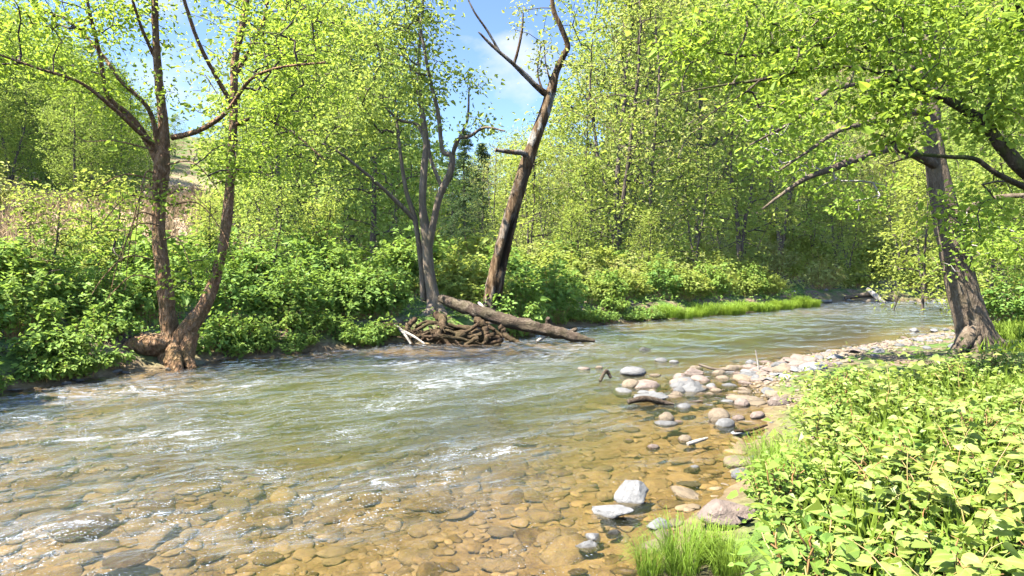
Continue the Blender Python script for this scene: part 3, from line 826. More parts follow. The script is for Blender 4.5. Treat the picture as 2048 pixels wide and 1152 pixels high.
def twig_mesh(name, pos, par, cnt, n0, m, rtip=0.006, power=0.5, sides=4):
    i = np.arange(n0, len(pos)); p = par[i]
    r = rtip * np.maximum(cnt, 1) ** power
    ra = np.where(p < n0, r[i] * 1.15, np.minimum(r[p], r[i] * 1.3))
    V, F = cones(pos[p], pos[i], ra, r[i] * 0.9, sides)
    return mesh(name, [(V, F)], m, True)

def leaf_cloud(g, centres, per, spread, size, aspect=0.62, up=1.4, hero=False, var=0.3, flat=0.55, droop=0.2, outward=None):
    C = np.repeat(centres, per, axis=0)
    n = len(C)
    off = g.normal(size=(n, 3)) * np.array([spread, spread, spread * flat])
    c = C + off
    nn, dd = rand_dirs(g, n, up, 1.0)
    dd = norm(dd + 0.8 * norm(off * [1, 1, 0.3]))
    Ln = size * np.exp(g.normal(0, var, n))
    V, F, k = leaves(c, dd, nn, Ln, Ln * aspect, hero, droop=droop)
    ct = np.repeat(np.repeat(g.uniform(-0.22, 0.22, len(centres)), per), k)
    tint = np.clip(np.repeat(g.uniform(0.1, 0.9, n), k) + ct, 0, 1)
    return V, F, tint

def crown_mesh(name, g, centres, per, spread, size, m, **kw):
    V, F, t = leaf_cloud(g, centres, per, spread, size, **kw)
    return mesh(name, [(V, F)], m, False, {'tint': ('FACE', t)})

def limb_curve(pts, n=None):
    """rows (px, py, d, radius px) of the photo -> smooth points and radii"""
    p = np.array(pts, float)
    w3 = np.array([np.append(P(a, b, c), r * c / FPX) for a, b, c, r in p])
    s = spline(w3, n or max(8, len(p) * 6))
    return s[:, :3], np.maximum(s[:, 3], 0.004)

def blob_points(g, blobs):
    """foliage centres inside ellipsoids given as (px, py, d, half-width px, half-height px, depth m, count)"""
    o = []
    for px, py, d, hw, hh, dz, c in blobs:
        v = norm(g.normal(size=(c, 3))) * (g.random((c, 1)) ** 0.42)
        q = np.array([P(px, py, d)]) + v * np.array([hw * d / FPX, dz, hh * d / FPX])
        o.append(q)
    return np.vstack(o)

def hero_tree(name, label, cat, limbs, blobs, bark, leafm, base, seed, per=42, spread=0.26, leaf=0.085, twigbark=None, rtip=0.006, sides=14, rough=0.10, part0='trunk', crown_kw=None, group=None, seglen=0.4, roots=None, thin=1.0):
    g = np.random.default_rng(seed)
    t = thing(name, label, cat, base, 0, 1, group)
    b = np.array(base)
    skel = []
    for i, l in enumerate(limbs):
        pts, rad = limb_curve(l); rad = rad * thin
        nm = part0 if i == 0 else ('limb' if l[0][3] > 5 else 'branch')
        me = mesh(nm, tube(pts - b, rad, sides if rad.max() > 0.05 else 7, rough, seed + i), bark, True)
        obj(nm, me, t)
        skel.append(pts[len(pts) // 4 if i == 0 else 1:])
    for r in roots or []:
        pts, rad = limb_curve(r)
        obj('root', mesh('root', tube(pts - b, rad, 10, 0.2, seed + 50), bark, True), t)
    A = blob_points(g, blobs)
    pos, par, cnt, n0 = grow(np.vstack(skel), A, g, seglen)
    obj('twigs', twig_mesh('twigs', pos - b, par, cnt, n0, twigbark or M['bark_twig'], rtip, 0.45), t)
    kw = dict(hero=True, up=1.1); kw.update(crown_kw or {})
    # leaves cluster at the branch ends and strung along the last twigs
    along = pos[n0:][g.random(len(pos) - n0) < 0.5]
    C = np.vstack([A, along])
    obj('crown', crown_mesh('crown', g, C - b, per, spread, leaf, leafm, **kw), t)
    return t

# ------------------------------------------------------------------ the left, twin-trunked birch
D1 = 12.4
base1 = P(335, 722, D1)
hero_tree('river_birch', 'twin-trunked brown tree with flaking bark on the left bank', 'tree',
    [[(352, 735, D1, 62), (345, 690, D1, 38), (338, 640, D1, 26), (328, 560, D1, 23), (318, 470, D1 + .1, 20), (318, 400, D1 + .1, 20), (323, 340, D1, 23), (328, 280, D1, 17), (320, 180, D1, 13), (312, 80, D1 - .1, 11), (308, -60, D1 - .2, 9), (300, -200, D1, 6)],
     [(330, 725, D1 + .1, 44), (372, 665, D1, 29), (412, 605, D1 + .2, 22), (440, 520, D1 + .4, 16), (456, 420, D1 + .6, 15), (464, 300, D1 + .7, 14), (468, 210, D1 + .7, 12), (470, 120, D1 + .7, 11), (490, 20, D1 + .8, 10), (500, -110, D1 + 1, 7)],
     [(325, 345, D1, 15), (300, 290, D1, 12), (262, 235, D1 - .2, 10), (215, 190, D1 - .4, 7), (200, 110, D1 - .5, 6), (178, 20, D1 - .8, 5), (160, -80, D1 - 1, 3)],
     [(318, 300, D1, 9), (298, 220, D1 - .2, 7), (240, 160, D1 - .4, 6), (205, 110, D1 - .3, 5), (140, 40, D1, 3)],
     [(305, 290, D1, 8), (230, 220, D1 - .8, 7), (160, 165, D1 - 1.3, 5), (70, 135, D1 - 1.8, 4), (-40, 95, D1 - 2.2, 3)],
     [(345, 275, D1, 9), (400, 260, D1 - .3, 8), (455, 222, D1 - .5, 7), (500, 160, D1 - .8, 5), (560, 135, D1 - 1.1, 4), (650, 125, D1 - 1.4, 3)],
     [(462, 205, D1 + .7, 8), (430, 150, D1 + .5, 6), (395, 80, D1 + .2, 6), (365, -10, D1, 5)],
     [(470, 150, D1 + .7, 8), (520, 60, D1 + .7, 5), (545, -40, D1 + .7, 4)],
     [(470, 250, D1 + .7, 6), (520, 235, D1 + .3, 4), (590, 270, D1, 3), (650, 320, D1 - .3, 2)],
     [(312, 120, D1, 6), (285, 60, D1 - .3, 5), (265, 0, D1 - .6, 4)]] +
    [[(308 + e, yy, D1 - .1, 2.6), (308 + e - sgn * L_ * .45, yy - 14 + h * .1, D1 - .3, 2.0), (308 + e - sgn * L_ * .8, yy + h * .45, D1 - .5, 1.5), (308 + e - sgn * L_, yy + h, D1 - .6, .8)]
     for e, yy, sgn, L_, h in [(0, 400, 1, 110, 60), (0, 430, 1, 70, 120), (4, 360, 1, 140, 30), (10, 450, 1, 100, 150), (2, 380, 1, 60, 200), (5, 520, 1, 130, 70), (22, 390, -1, 90, 30), (22, 330, -1, 120, 80), (20, 480, -1, 60, 90), (0, 300, 1, 170, -40), (8, 560, 1, 110, 50), (0, 345, 1, 40, 180), (30, 410, -1, 130, 110)]],
    [(60, 30, D1 - 1.2, 150, 110, 1.6, 78), (200, 40, D1 - .5, 120, 80, 1.4, 40), (130, 140, D1 - 1, 130, 50, 1.1, 26), (455, 20, D1 + .2, 40, 60, 1.0, 7), (560, 110, D1 - .4, 110, 70, 1.2, 42), (520, 230, D1, 80, 70, 1.0, 30),
     (610, 40, D1, 110, 70, 1.4, 40), (250, 230, D1 - .3, 50, 60, .7, 10), (450, 320, D1 + .4, 55, 60, .8, 24), (325, 400, D1 - .3, 30, 30, .3, 6), (600, 200, D1, 110, 60, 1.2, 34), (330, 200, D1 - .3, 25, 90, .3, 4), (315, 60, D1, 30, 70, .6, 6), (400, 540, D1 - .3, 60, 60, .6, 16), (560, 330, D1 + .2, 90, 60, 1, 20),
     (-60, 130, D1 - 1.5, 80, 90, 1, 26), (200, -60, D1, 200, 60, 1.6, 34), (240, 440, D1 - .2, 70, 90, .6, 9), (560, -50, D1, 150, 60, 1.5, 34)],
    M['bark_birch'], M['leaf_hero'], base1, 21, thin=0.64, per=13, spread=0.22, leaf=0.075, rough=0.22, sides=20,
    roots=[[(345, 690, D1, 22), (300, 690, D1 - .2, 24), (268, 692, D1 - .3, 17), (240, 712, D1 - .4, 9)], [(350, 700, D1 - .1, 20), (352, 725, D1 - .4, 14), (360, 750, D1 - .6, 8)], [(380, 670, D1, 18), (375, 715, D1 - .2, 13), (388, 740, D1 - .4, 7)]])

# ------------------------------------------------------------------ the pale multi-stemmed tree behind the log
D2 = 17.6
base2 = P(868, 618, D2)
hero_tree('sycamore_sapling', 'slender pale grey tree of several stems above the root mass', 'tree',
    [[(872, 640, D2, 24), (866, 590, D2, 15), (858, 540, D2, 13), (852, 470, D2, 12), (845, 410, D2, 9), (848, 340, D2, 8.5), (852, 280, D2, 7), (842, 210, D2, 6), (838, 120, D2, 4), (846, 0, D2, 3)],
     [(856, 500, D2, 10), (868, 440, D2 - .1, 8), (880, 390, D2 - .2, 8), (900, 345, D2 - .2, 8), (904, 312, D2 - .2, 7), (885, 300, D2 - .2, 5), (876, 225, D2 - .3, 5), (858, 150, D2 - .4, 4), (842, 60, D2 - .5, 3)],
     [(904, 315, D2 - .2, 5), (915, 280, D2 - .4, 4), (940, 272, D2 - .5, 4), (970, 255, D2 - .8, 3), (1010, 262, D2 - 1, 2)],
     [(848, 600, D2 + .2, 9), (843, 530, D2 + .2, 7), (830, 440, D2 + .2, 6), (812, 380, D2 + .1, 5), (800, 300, D2, 4), (790, 200, D2, 3)],
     [(830, 440, D2 + .2, 6), (790, 400, D2, 5), (735, 350, D2 - .4, 4), (670, 300, D2 - .8, 3), (600, 270, D2 - 1.2, 2)],
     [(852, 285, D2, 5), (835, 250, D2, 4), (800, 240, D2 - .1, 3.4), (770, 215, D2 - .3, 2.4)],
     [(905, 312, D2 - .2, 4), (922, 268, D2, 3), (935, 240, D2, 3), (938, 180, D2, 2)],
     [(888, 385, D2, 5), (862, 320, D2 + .3, 4), (857, 280, D2 + .3, 3)]],
    [(760, 60, D2, 120, 90, 2, 90), (840, 120, D2, 60, 110, 1.4, 54), (700, 170, D2 - .6, 110, 80, 1.8, 60), (650, 270, D2 - .8, 90, 60, 1.4, 40), (760, 260, D2, 70, 60, 1.2, 26), (945, 175, D2, 30, 40, .7, 9), (955, 245, D2 - .4, 40, 25, .7, 7),
     (820, -40, D2, 100, 60, 1.6, 40), (680, 380, D2 - .4, 70, 50, 1, 18), (830, 200, D2 - .3, 50, 60, 1.0, 24)],
    M['bark_grey'], M['leaf_lime'], base2, 22, thin=0.85, per=12, spread=0.30, leaf=0.105, rtip=0.006, seglen=0.5,
    roots=[[(868, 610, D2 - .1, 14), (850, 640, D2 - .5, 12), (810, 655, D2 - .9, 9), (760, 665, D2 - 1.2, 6)], [(874, 612, D2 - .1, 12), (890, 640, D2 - .5, 10), (905, 665, D2 - .8, 7)]])

# ------------------------------------------------------------------ the leaning dead snag
D3 = 17.0
def snag():
    base = P(982, 622, D3)
    t = thing('dead_snag', 'tall dead leaning snag with peeling bark and a dark rotten hollow', 'tree', base)
    main = [(978, 645, D3, 32), (984, 610, D3, 29), (994, 545, D3, 26), (1012, 470, D3, 24), (1034, 390, D3, 22), (1062, 300, D3, 20), (1086, 235, D3, 18), (1104, 175, D3, 15), (1112, 145, D3, 11), (1128, 110, D3 - .1, 9), (1135, 90, D3 - .1, 8.5), (1120, 50, D3 - .2, 7.5), (1106, 15, D3 - .2, 6), (1100, -60, D3 - .2, 4)]
    pts, rad = limb_curve(main, 90); rad = rad * np.interp(np.arange(90), [0, 40, 75, 89], [0.66, 0.63, 0.66, 0.8])
    sides = 26
    V, F = tube(pts - base, rad, sides, 0.13, 3, cap=False)[0]
    n = len(pts); th = np.arange(sides) / sides * 2 * math.pi
    W = V.reshape(n, sides, 3); cen = (pts - base)[:, None, :]
    rel = norm(W - cen)
    py = HOR - (pts[:, 2] - CAMH) * FPX / pts[:, 1]
    face = np.clip(rel @ norm(np.array([0.62, -0.78, 0])), 0, 1)       # the side turned right, towards the stream
    wob = 0.18 * fbm2(np.arange(n)[:, None] * 0.30 + th[None, :] * 1.0, th[None, :] * 2.0 + np.zeros((n, 1)), 3, 6)
    hole = smooth(0.80, 0.93, face + wob) * (smooth(405, 440, py) * smooth(625, 600, py))[:, None] * smooth(-0.12, 0.02, fbm2(np.arange(n)[:, None] * 0.16 + 0 * th, th[None, :] * 1.5 + 0 * py[:, None], 3, 16) + 0.12)
    W2 = cen + (W - cen) * (1 - 0.42 * hole)[:, :, None]
    barky = np.broadcast_to((smooth(330, 280, py) * smooth(130, 170, py) + 0.35 * smooth(300, 420, py))[:, None], (n, sides))
    obj('trunk', mesh('trunk', [(W2.reshape(-1, 3), F)], M['snag'], True, {'rot': ('POINT', hole.ravel()), 'barky': ('POINT', barky.ravel())}), t)
    for nm, l in (('limb', [(1098, 192, D3, 9), (1075, 175, D3 - .1, 7.5), (1050, 150, D3 - .2, 6.5), (1020, 122, D3 - .4, 5), (985, 92, D3 - .5, 4), (957, 64, D3 - .6, 2)]),
                  ('branch', [(1028, 128, D3 - .3, 4), (1036, 100, D3 - .3, 3.4), (1044, 60, D3 - .3, 3), (1046, 26, D3 - .4, 2)]),
                  ('branch', [(998, 102, D3 - .4, 3.4), (975, 62, D3 - .5, 3), (950, 26, D3 - .6, 2.4), (932, -10, D3 - .6, 1.6)]),
                  ('broken_stub', [(1058, 316, D3, 10), (1045, 306, D3 - .2, 7.5), (1020, 304, D3 - .4, 6), (990, 300, D3 - .6, 4)]),
                  ('branch', [(1100, 215, D3, 4), (1076, 150, D3 + .1, 2.4), (1082, 90, D3 + .2, 1.6)]),
                  ('branch', [(1106, 180, D3, 3), (1092, 130, D3 + .2, 2), (1088, 85, D3 + .2, 1.3)])):
        p, r = limb_curve(l, 22); r = r * 0.8
        me = mesh(nm, tube(p - base, r, 10, 0.16, 8), M['snag'], True)
        for a, v in (('rot', 0.0), ('barky', 0.7)):
            at = me.attributes.new(a, 'FLOAT', 'POINT'); at.data.foreach_set('value', np.full(len(me.vertices), v, np.float32))
        obj(nm, me, t)
    g = np.random.default_rng(4)
    A = blob_points(g, [(1085, 110, D3, 22, 40, .4, 12), (1050, 25, D3, 24, 14, .3, 6), (1140, 110, D3, 20, 60, .4, 8), (1030, 60, D3 - .3, 30, 14, .3, 3)])
    pos, par, cnt, n0 = grow(np.vstack([pts[60:], limb_curve([(1100, 215, D3, 4), (1076, 150, D3 + .1, 2.4), (1082, 90, D3 + .2, 1.6)])[0]]), A, g)
    obj('twigs', twig_mesh('twigs', pos - base, par, cnt, n0, M['bark_twig'], 0.005), t)
    obj('crown', crown_mesh('crown', g, A - base, 14, 0.16, 0.085, M['leaf_pale'], hero=True), t)
snag()

# ------------------------------------------------------------------ fallen log, root mass, driftwood
def debris():
    D = 16.9
    base = P(960, 665, D)
    t = thing('fallen_log', 'long weathered fallen log slanting down into the stream', 'log', base)
    p, r = limb_curve([(880, 596, 17.0, 12), (900, 604, 16.8, 17), (940, 618, 16.4, 21), (1000, 637, 16.2, 20), (1060, 653, 16.0, 20), (1110, 664, 15.9, 20), (1150, 674, 15.8, 15), (1190, 682, 15.7, 5)], 60); r = r * 0.62
    obj('trunk', mesh('trunk', tube(p - base, r, 22, 0.42, 31), M['driftwood'], True), t)
    for l in ([(1100, 655, 16.6, 9), (1098, 645, 16.5, 7), (1096, 636, 16.4, 4)], [(1140, 668, 16.5, 8), (1150, 660, 16.4, 5), (1154, 657, 16.4, 2)]):
        q, rr = limb_curve(l, 12); obj('broken_stub', mesh('broken_stub', tube(q - base, rr, 8, 0.25, 5), M['driftwood'], True), t)
    # the mass of roots and soil the trees stand on
    b2 = P(900, 680, 16.4)
    rm = thing('root_mass', 'tangled brown root mass and washed-out soil under the log', 'roots', b2)
    g = np.random.default_rng(9)
    v, f, _ = stone_mesh('x', 401, 4, (1.6, 0.8, 0.30), 0.35)
    obj('soil', mesh('soil', [(v + [-0.15, 0.75, 0.05], f)], M['soil'], True), rm)
    roots = []
    for k in range(17):
        x0, x1 = g.uniform(900, 1014), g.uniform(735, 860)
        y0 = g.uniform(655, 686); y1 = y0 - g.uniform(-8, 26) * (x0 - x1) / 250
        n = 7; r0 = g.uniform(2, 6) * (1.6 if k < 3 else 1); dd0 = 15.95 - 0.012 * (y0 - 650) + g.uniform(-.15, .25)
        roots.append([(x0 + (x1 - x0) * t, max(636, y0 + (y1 - y0) * t + g.normal(0, 7)), dd0 + g.normal(0, .14) + .25 * t, r0 * (1 - .6 * t)) for t in np.linspace(0, 1, n)])
    roots += [[(870, 628, 16.5, 9), (884, 650, 16.0, 8), (876, 684, 15.7, 5)], [(952, 640, 16.0, 8), (972, 664, 15.8, 7), (966, 690, 15.6, 5)], [(830, 640, 16.2, 6), (812, 664, 15.8, 5), (826, 690, 15.6, 3)], [(1000, 655, 15.9, 7), (1012, 672, 15.7, 6), (1036, 688, 15.5, 3)]]
    for k, l in enumerate(roots):
        q, rr = limb_curve(l, 26); q = q + 0.04 * np.cumsum(g.normal(size=q.shape), 0) * 0.3
        obj('root', mesh('root', tube(q - b2, rr * 0.9, 9, 0.55, k), M['root'], True), rm)
    lines = []
    for k in range(26):
        x0, y0 = g.uniform(745, 890), g.uniform(640, 690); a = g.uniform(-0.5, 1.4); L_ = g.uniform(14, 50)
        lines.append([(x0, y0, g.uniform(15.2, 15.8), 1.3), (x0 + L_ * .5 * math.cos(a), y0 + L_ * .4 * math.sin(a) - 3, 15.3, 1.1), (x0 + L_ * math.cos(a), y0 + L_ * .6 * math.sin(a), 15.2, .6)])
    parts = []
    for l in lines:
        q, rr = limb_curve(l, 6); parts += tube(q - b2, rr, 5, cap=False)
    obj('rootlets', mesh('rootlets', parts, M['root'], True), rm)
    def stick(label, l, m, name='stick', rough=0.12):
        q, rr = limb_curve(l, 20); b = q.mean(0)
        return tag(obj(name, mesh(name, tube(q - b, rr, 8, rough, 3), m, True), None, b), label, 'stick')
    stick('bleached bent stick hanging over the fallen log', [(958, 606, 16.6, 3), (965, 614, 16.4, 3.4), (969, 632, 16.3, 3.2), (966, 654, 16.3, 2.4)], M['bark_pale'])
    stick('pale broken branch propped against the log end', [(1114, 660, 16.1, 5), (1095, 668, 16.0, 5), (1074, 683, 15.8, 3)], M['bark_pale'])
    stick('long curved pale root trailing to the water left of the log', [(790, 650, 15.5, 3), (806, 664, 15.3, 3), (822, 688, 15.1, 2)], M['bark_pale'])
    stick('forked pale root beside the long trailing one', [(800, 660, 15.4, 3), (826, 672, 15.2, 2.6), (850, 688, 15, 1.6)], M['bark_pale'])
    stick('thin brown stick lying across the cobble bar', [(1398, 729, 11.9, 2.4), (1430, 738, 11.7, 3), (1470, 741, 11.6, 2)], M['bark_twig'])
    stick('thin upright pale twig standing on the cobble bar', [(1518, 742, 11.4, 2), (1515, 722, 11.4, 1.6), (1511, 700, 11.4, 1.0)], M['bark_pale'])
    stick('pale stick lying beside the tan stone in the shallows', [(1375, 888, 6.8, 4), (1395, 882, 6.85, 4), (1415, 876, 6.9, 2.4)], M['bark_pale'])
    stick('dark driftwood caught at the layered slab', [(1256, 804, 8.8, 5), (1290, 797, 8.85, 6), (1330, 806, 8.9, 5), (1348, 808, 8.9, 2)], M['driftwood'])
    stick('dark branch stranded at the left end of the bar', [(1200, 762, 10.4, 3), (1212, 742, 10.6, 4), (1222, 756, 10.6, 3)], M['driftwood'])
    stick('curved reddish twig on the stones by the knotweed', [(1470, 862, 7.2, 3), (1500, 860, 7.3, 3.4), (1534, 850, 7.5, 2)], M['root'])
    stick('bleached stick lying between boulder and knotweed', [(1505, 1080, 4.3, 7), (1525, 1100, 4.2, 7), (1545, 1124, 4.1, 5)], M['bark_pale'])
    stick('grey drift log lying on the far shore', [(1735, 578, 34.4, 4), (1755, 595, 33.8, 5), (1768, 606, 33.5, 4)], M['bark_pale'], 'drift_log')
    stick('dark drift log tangled behind the grey one on the far shore', [(1690, 596, 34.2, 4), (1740, 590, 34.4, 5), (1790, 602, 34, 4)], M['bark_twig'], 'drift_log')
debris()

# ------------------------------------------------------------------ the big leaning tree on the right bank
D4 = 12.4
base4 = P(1950, 695, D4)
hero_tree('bank_sycamore', 'big grey-brown leaning trunk with flared roots on the right bank', 'tree',
    [[(1966, 715, D4, 46), (1956, 685, D4, 38), (1944, 645, D4, 32), (1928, 590, D4, 28), (1910, 510, D4, 26), (1892, 430, D4, 24), (1876, 350, D4, 20), (1866, 280, D4, 17), (1860, 210, D4, 16), (1856, 120, D4 + .1, 14), (1860, 20, D4 + .2, 12), (1850, -120, D4 + .4, 9)],
     [(1880, 335, D4, 10), (1800, 297, D4 - .6, 9), (1735, 310, D4 - 1.1, 8), (1670, 335, D4 - 1.5, 7), (1610, 358, D4 - 1.8, 5), (1555, 395, D4 - 2, 3), (1525, 418, D4 - 2.2, 2)],
     [(1895, 440, D4, 9), (1945, 415, D4 - .5, 8), (2000, 395, D4 - 1, 6), (2060, 390, D4 - 1.4, 4)],
     [(1866, 225, D4, 9), (1800, 225, D4 - .6, 7), (1740, 245, D4 - 1, 6), (1680, 260, D4 - 1.3, 5), (1620, 300, D4 - 1.6, 3), (1560, 340, D4 - 1.9, 2)],
     [(1858, 120, D4, 9), (1760, 160, D4 - .5, 7), (1660, 180, D4 - 1, 5), (1590, 240, D4 - 1.4, 3), (1500, 290, D4 - 1.8, 2)]],
    [(1620, 330, D4 - 1.2, 100, 50, .8, 20), (1720, 390, D4 - .8, 80, 50, .6, 8), (1980, 470, D4 - .6, 80, 60, .8, 18), (1560, 250, D4 - 1.4, 90, 60, .8, 16), (1880, 40, D4, 160, 90, 1.5, 40), (1870, -90, D4, 200, 80, 1.5, 36), (1900, 440, D4 - .4, 30, 110, .3, 5)],
    M['bark_big'], M['leaf_hero'], base4, 24, per=15, spread=0.22, leaf=0.085, sides=22, rough=0.09, twigbark=M['bark_pale'],
    roots=[[(1948, 655, D4 - .1, 20), (1928, 685, D4 - .3, 16), (1908, 706, D4 - .4, 10), (1888, 722, D4 - .5, 5)], [(1960, 650, D4, 18), (1990, 682, D4 - .1, 13), (2020, 696, D4 - .2, 8), (2060, 702, D4 - .3, 4)], [(1950, 672, D4 - .2, 14), (1948, 702, D4 - .4, 10), (1940, 728, D4 - .5, 5)]])

# ------------------------------------------------------------------ the overhanging tree whose trunk stands outside the frame, right
D5 = 8.2
base5 = np.array([8.6, 8.4, gz(8.6, 8.4)])
hero_tree('overhanging_tree', 'dark mossy limbs with bright leaves reaching in from the right edge', 'tree',
    [[(2330, 640, 8.7, 50), (2300, 540, 8.6, 42), (2230, 470, 8.5, 36), (2150, 410, D5 + .2, 30), (2060, 350, D5, 25), (2010, 300, D5, 22), (1965, 245, D5, 19), (1905, 205, D5, 15), (1850, 182, D5, 12), (1770, 168, D5 - .1, 8)],
     [(2100, 385, D5, 14), (2050, 374, D5 - .1, 11), (1990, 345, D5 - .2, 9), (1950, 318, D5 - .2, 8), (1900, 314, D5 - .3, 7), (1840, 310, D5 - .4, 5.5), (1800, 320, D5 - .5, 4), (1770, 332, D5 - .6, 2)],
     [(1960, 240, D5, 8), (1985, 190, D5 + .1, 7), (1975, 130, D5 + .2, 6), (2000, 50, D5 + .2, 5), (2010, -60, D5 + .2, 4)],
     [(1860, 186, D5, 9), (1760, 130, D5 + .2, 8), (1690, 92, D5 + .4, 7), (1610, 92, D5 + .5, 6), (1550, 102, D5 + .6, 6.5), (1500, 112, D5 + .6, 5), (1430, 105, D5 + .8, 4), (1350, 84, D5 + 1, 3), (1280, 90, D5 + 1.2, 2)],
     [(1840, 182, D5, 8), (1740, 140, D5 - .2, 6), (1660, 135, D5 - .1, 5), (1570, 148, D5, 6), (1520, 160, D5, 6), (1460, 168, D5 + .2, 4), (1400, 178, D5 + .4, 3), (1340, 190, D5 + .6, 2)],
     [(1520, 160, D5, 4), (1490, 185, D5 - .1, 3), (1440, 215, D5, 2.4), (1390, 250, D5 + .1, 1.6)],
     [(1760, 128, D5 + .2, 5), (1700, 60, D5 + .3, 4), (1640, 10, D5 + .3, 3), (1560, -40, D5 + .4, 2)],
     [(2200, 440, 8.4, 18), (2120, 300, 8.0, 14), (2090, 150, 7.8, 11), (2040, 20, 7.6, 8), (1990, -80, 7.4, 5)]],
    [(1700, 60, D5, 170, 80, .8, 80), (1890, 90, D5 - .3, 160, 100, .9, 84), (1480, 70, D5 + .6, 130, 60, .6, 44), (1360, 100, D5 + .9, 80, 50, .5, 18), (1990, 230, D5 - .2, 90, 80, .6, 26), (1760, 210, D5 - .3, 100, 55, .5, 30),
     (1800, 270, D5 - .5, 60, 30, .3, 10), (2080, 80, 7.6, 90, 140, .8, 44), (1560, 150, D5 + .1, 90, 40, .4, 16), (1700, -60, D5, 300, 50, 1.0, 50), (1440, 150, D5 + .5, 90, 40, .4, 12), (1640, 220, D5 - .2, 110, 30, .5, 14), (1500, 200, D5 + .2, 90, 30, .4, 10), (1940, 420, D5 + .6, 90, 60, .5, 16), (2020, 500, D5 + 1.5, 60, 50, .5, 14)],
    M['bark_moss'], M['leaf_hero'], base5, 25, thin=0.58, per=12, spread=0.14, leaf=0.078, sides=16, rough=0.14, rtip=0.004, seglen=0.22)

# ------------------------------------------------------------------ generic trees for the woods
def make_tree(seed, H, crown0, cr, nclus, per, spread, leaf, leafm, bark, tr, shape='round', lean=0.03, forks=1, airy=0.5, up=1.0):
    """mesh parts of one tree: trunk (with limbs) and crown"""
    g = np.random.default_rng(seed)
    skel, parts = [], []
    stems = []
    for k in range(forks):
        n = 16; t = np.linspace(0, 1, n)
        dx = np.cumsum(g.normal(0, lean, n)) * H * 0.06; dy = np.cumsum(g.normal(0, lean, n)) * H * 0.06
        off = (0 if forks == 1 else 0.10 * H) * np.array([math.cos(k * 6.28 / forks + seed), math.sin(k * 6.28 / forks + seed)])
        bend = smooth(0.05, 0.9, t)[:, None] * off
        pts = np.stack([dx - dx[0] + bend[:, 0], dy - dy[0] + bend[:, 1], t * H * (1 if k == 0 else g.uniform(.75, .95)) - 0.15], 1)
        rad = tr * (1 - t) ** 0.8 * (0.9 if k else 1) + 0.015
        rad[0] *= 1.5; rad[1] *= 1.12
        parts += tube(pts, rad, 9, 0.08, seed, cap=False); stems.append(pts)
        skel.append(pts[3:])
    C = []
    while len(C) < nclus:
        z = g.random()
        if shape == 'round': w = math.sqrt(max(0, 1 - (2 * z - 0.9) ** 2 / 1.21))
        elif shape == 'cone': w = (1 - z) ** 0.85 + 0.05
        elif shape == 'tall': w = 0.55 + 0.45 * math.sin(z * 3.0)
        else: w = 1 - 0.6 * z
        r = cr * w * (g.random() ** (0.45)); a = g.uniform(0, 6.283)
        zz = crown0 + (H * 1.02 - crown0) * z
        if noise2(np.array([a * 1.3 + seed]), np.array([zz * 0.5]), 3)[0] < -0.28 * airy - 0.05 and g.random() < airy: continue
        st = stems[len(C) % forks]; i = min(int(zz / H * 15), 15)
        C.append([st[i, 0] + r * math.cos(a), st[i, 1] + r * math.sin(a), zz + g.normal(0, 0.3)])
    C = np.array(C)
    pos, par, cnt, n0 = grow(np.vstack(skel), C, g, 0.8, 0.25)
    i = np.arange(n0, len(pos)); p = par[i]; r = 0.010 * np.maximum(cnt, 1) ** 0.5
    V, F = cones(pos[p], pos[i], np.minimum(np.where(p < n0, r[i] * 1.2, r[p]), r[i] * 1.4), r[i] * 0.9, 4)
    trunk = mesh('trunk', parts + [(V, F)], bark, True)
    al = pos[n0:][g.random(len(pos) - n0) < 0.35]
    crown = crown_mesh('crown', g, np.vstack([C, al]), per, spread, leaf, leafm, up=up)
    return [('trunk', trunk), ('crown', crown)]

def make_hemlock(seed, H, cr):
    g = np.random.default_rng(seed)
    n = 14; t = np.linspace(0, 1, n)
    pts = np.stack([np.cumsum(g.normal(0, .02, n)), np.cumsum(g.normal(0, .02, n)), t * H - 0.1], 1)
    parts = tube(pts, 0.16 * (1 - t) + 0.015, 8, 0.08, seed, cap=False)
    cen, dirs = [], []
    A, B, RA = [], [], []
    z = 0.12 * H
    while z < H * 0.99:
        L0 = cr * (1 - z / H) ** 0.8 + 0.12
        for k in range(g.integers(4, 7)):
            a = g.uniform(0, 6.283); Lb = L0 * g.uniform(0.6, 1.1)
            d = np.array([math.cos(a), math.sin(a)])
            m = max(3, int(Lb / 0.28)); s = np.linspace(0, 1, m + 1)
            bp = np.stack([d[0] * Lb * s, d[1] * Lb * s, z + 0.16 * Lb * s - 0.42 * Lb * s * s], 1)
            A.append(bp[:-1]); B.append(bp[1:]); RA.append(0.02 * (1 - s[:-1]) + 0.006)
            q = bp[1:]; cen.append(np.repeat(q, 3, 0)); dirs.append(np.repeat(np.array([[d[0], d[1], -0.25]]), 3 * len(q), 0))
        z += H * 0.028 * g.uniform(0.7, 1.3)
    A, B, RA = np.concatenate(A), np.concatenate(B), np.concatenate(RA)
    V, F = cones(A, B, RA, RA * 0.8, 3)
    C = np.repeat(np.concatenate(cen), 7, 0); Dd = np.repeat(np.concatenate(dirs), 7, 0)
    N = len(C)
    C = C + g.normal(size=(N, 3)) * [0.14, 0.14, 0.06]
    Dd = norm(Dd + g.normal(size=(N, 3)) * [0.8, 0.8, 0.3])
    nn = norm(g.normal(size=(N, 3)) * 0.5 + [0, 0, 1])
    Ln = g.uniform(0.12, 0.26, N)
    v, f, k = leaves(C, Dd, nn, Ln, Ln * 0.3, False)
    return [('trunk', mesh('trunk', parts + [(V, F)], M['bark_twig'], True)), ('crown', mesh('crown', [(v, f)], M['needle'], False, {'tint': ('FACE', np.repeat(g.random(N), 2))}))]

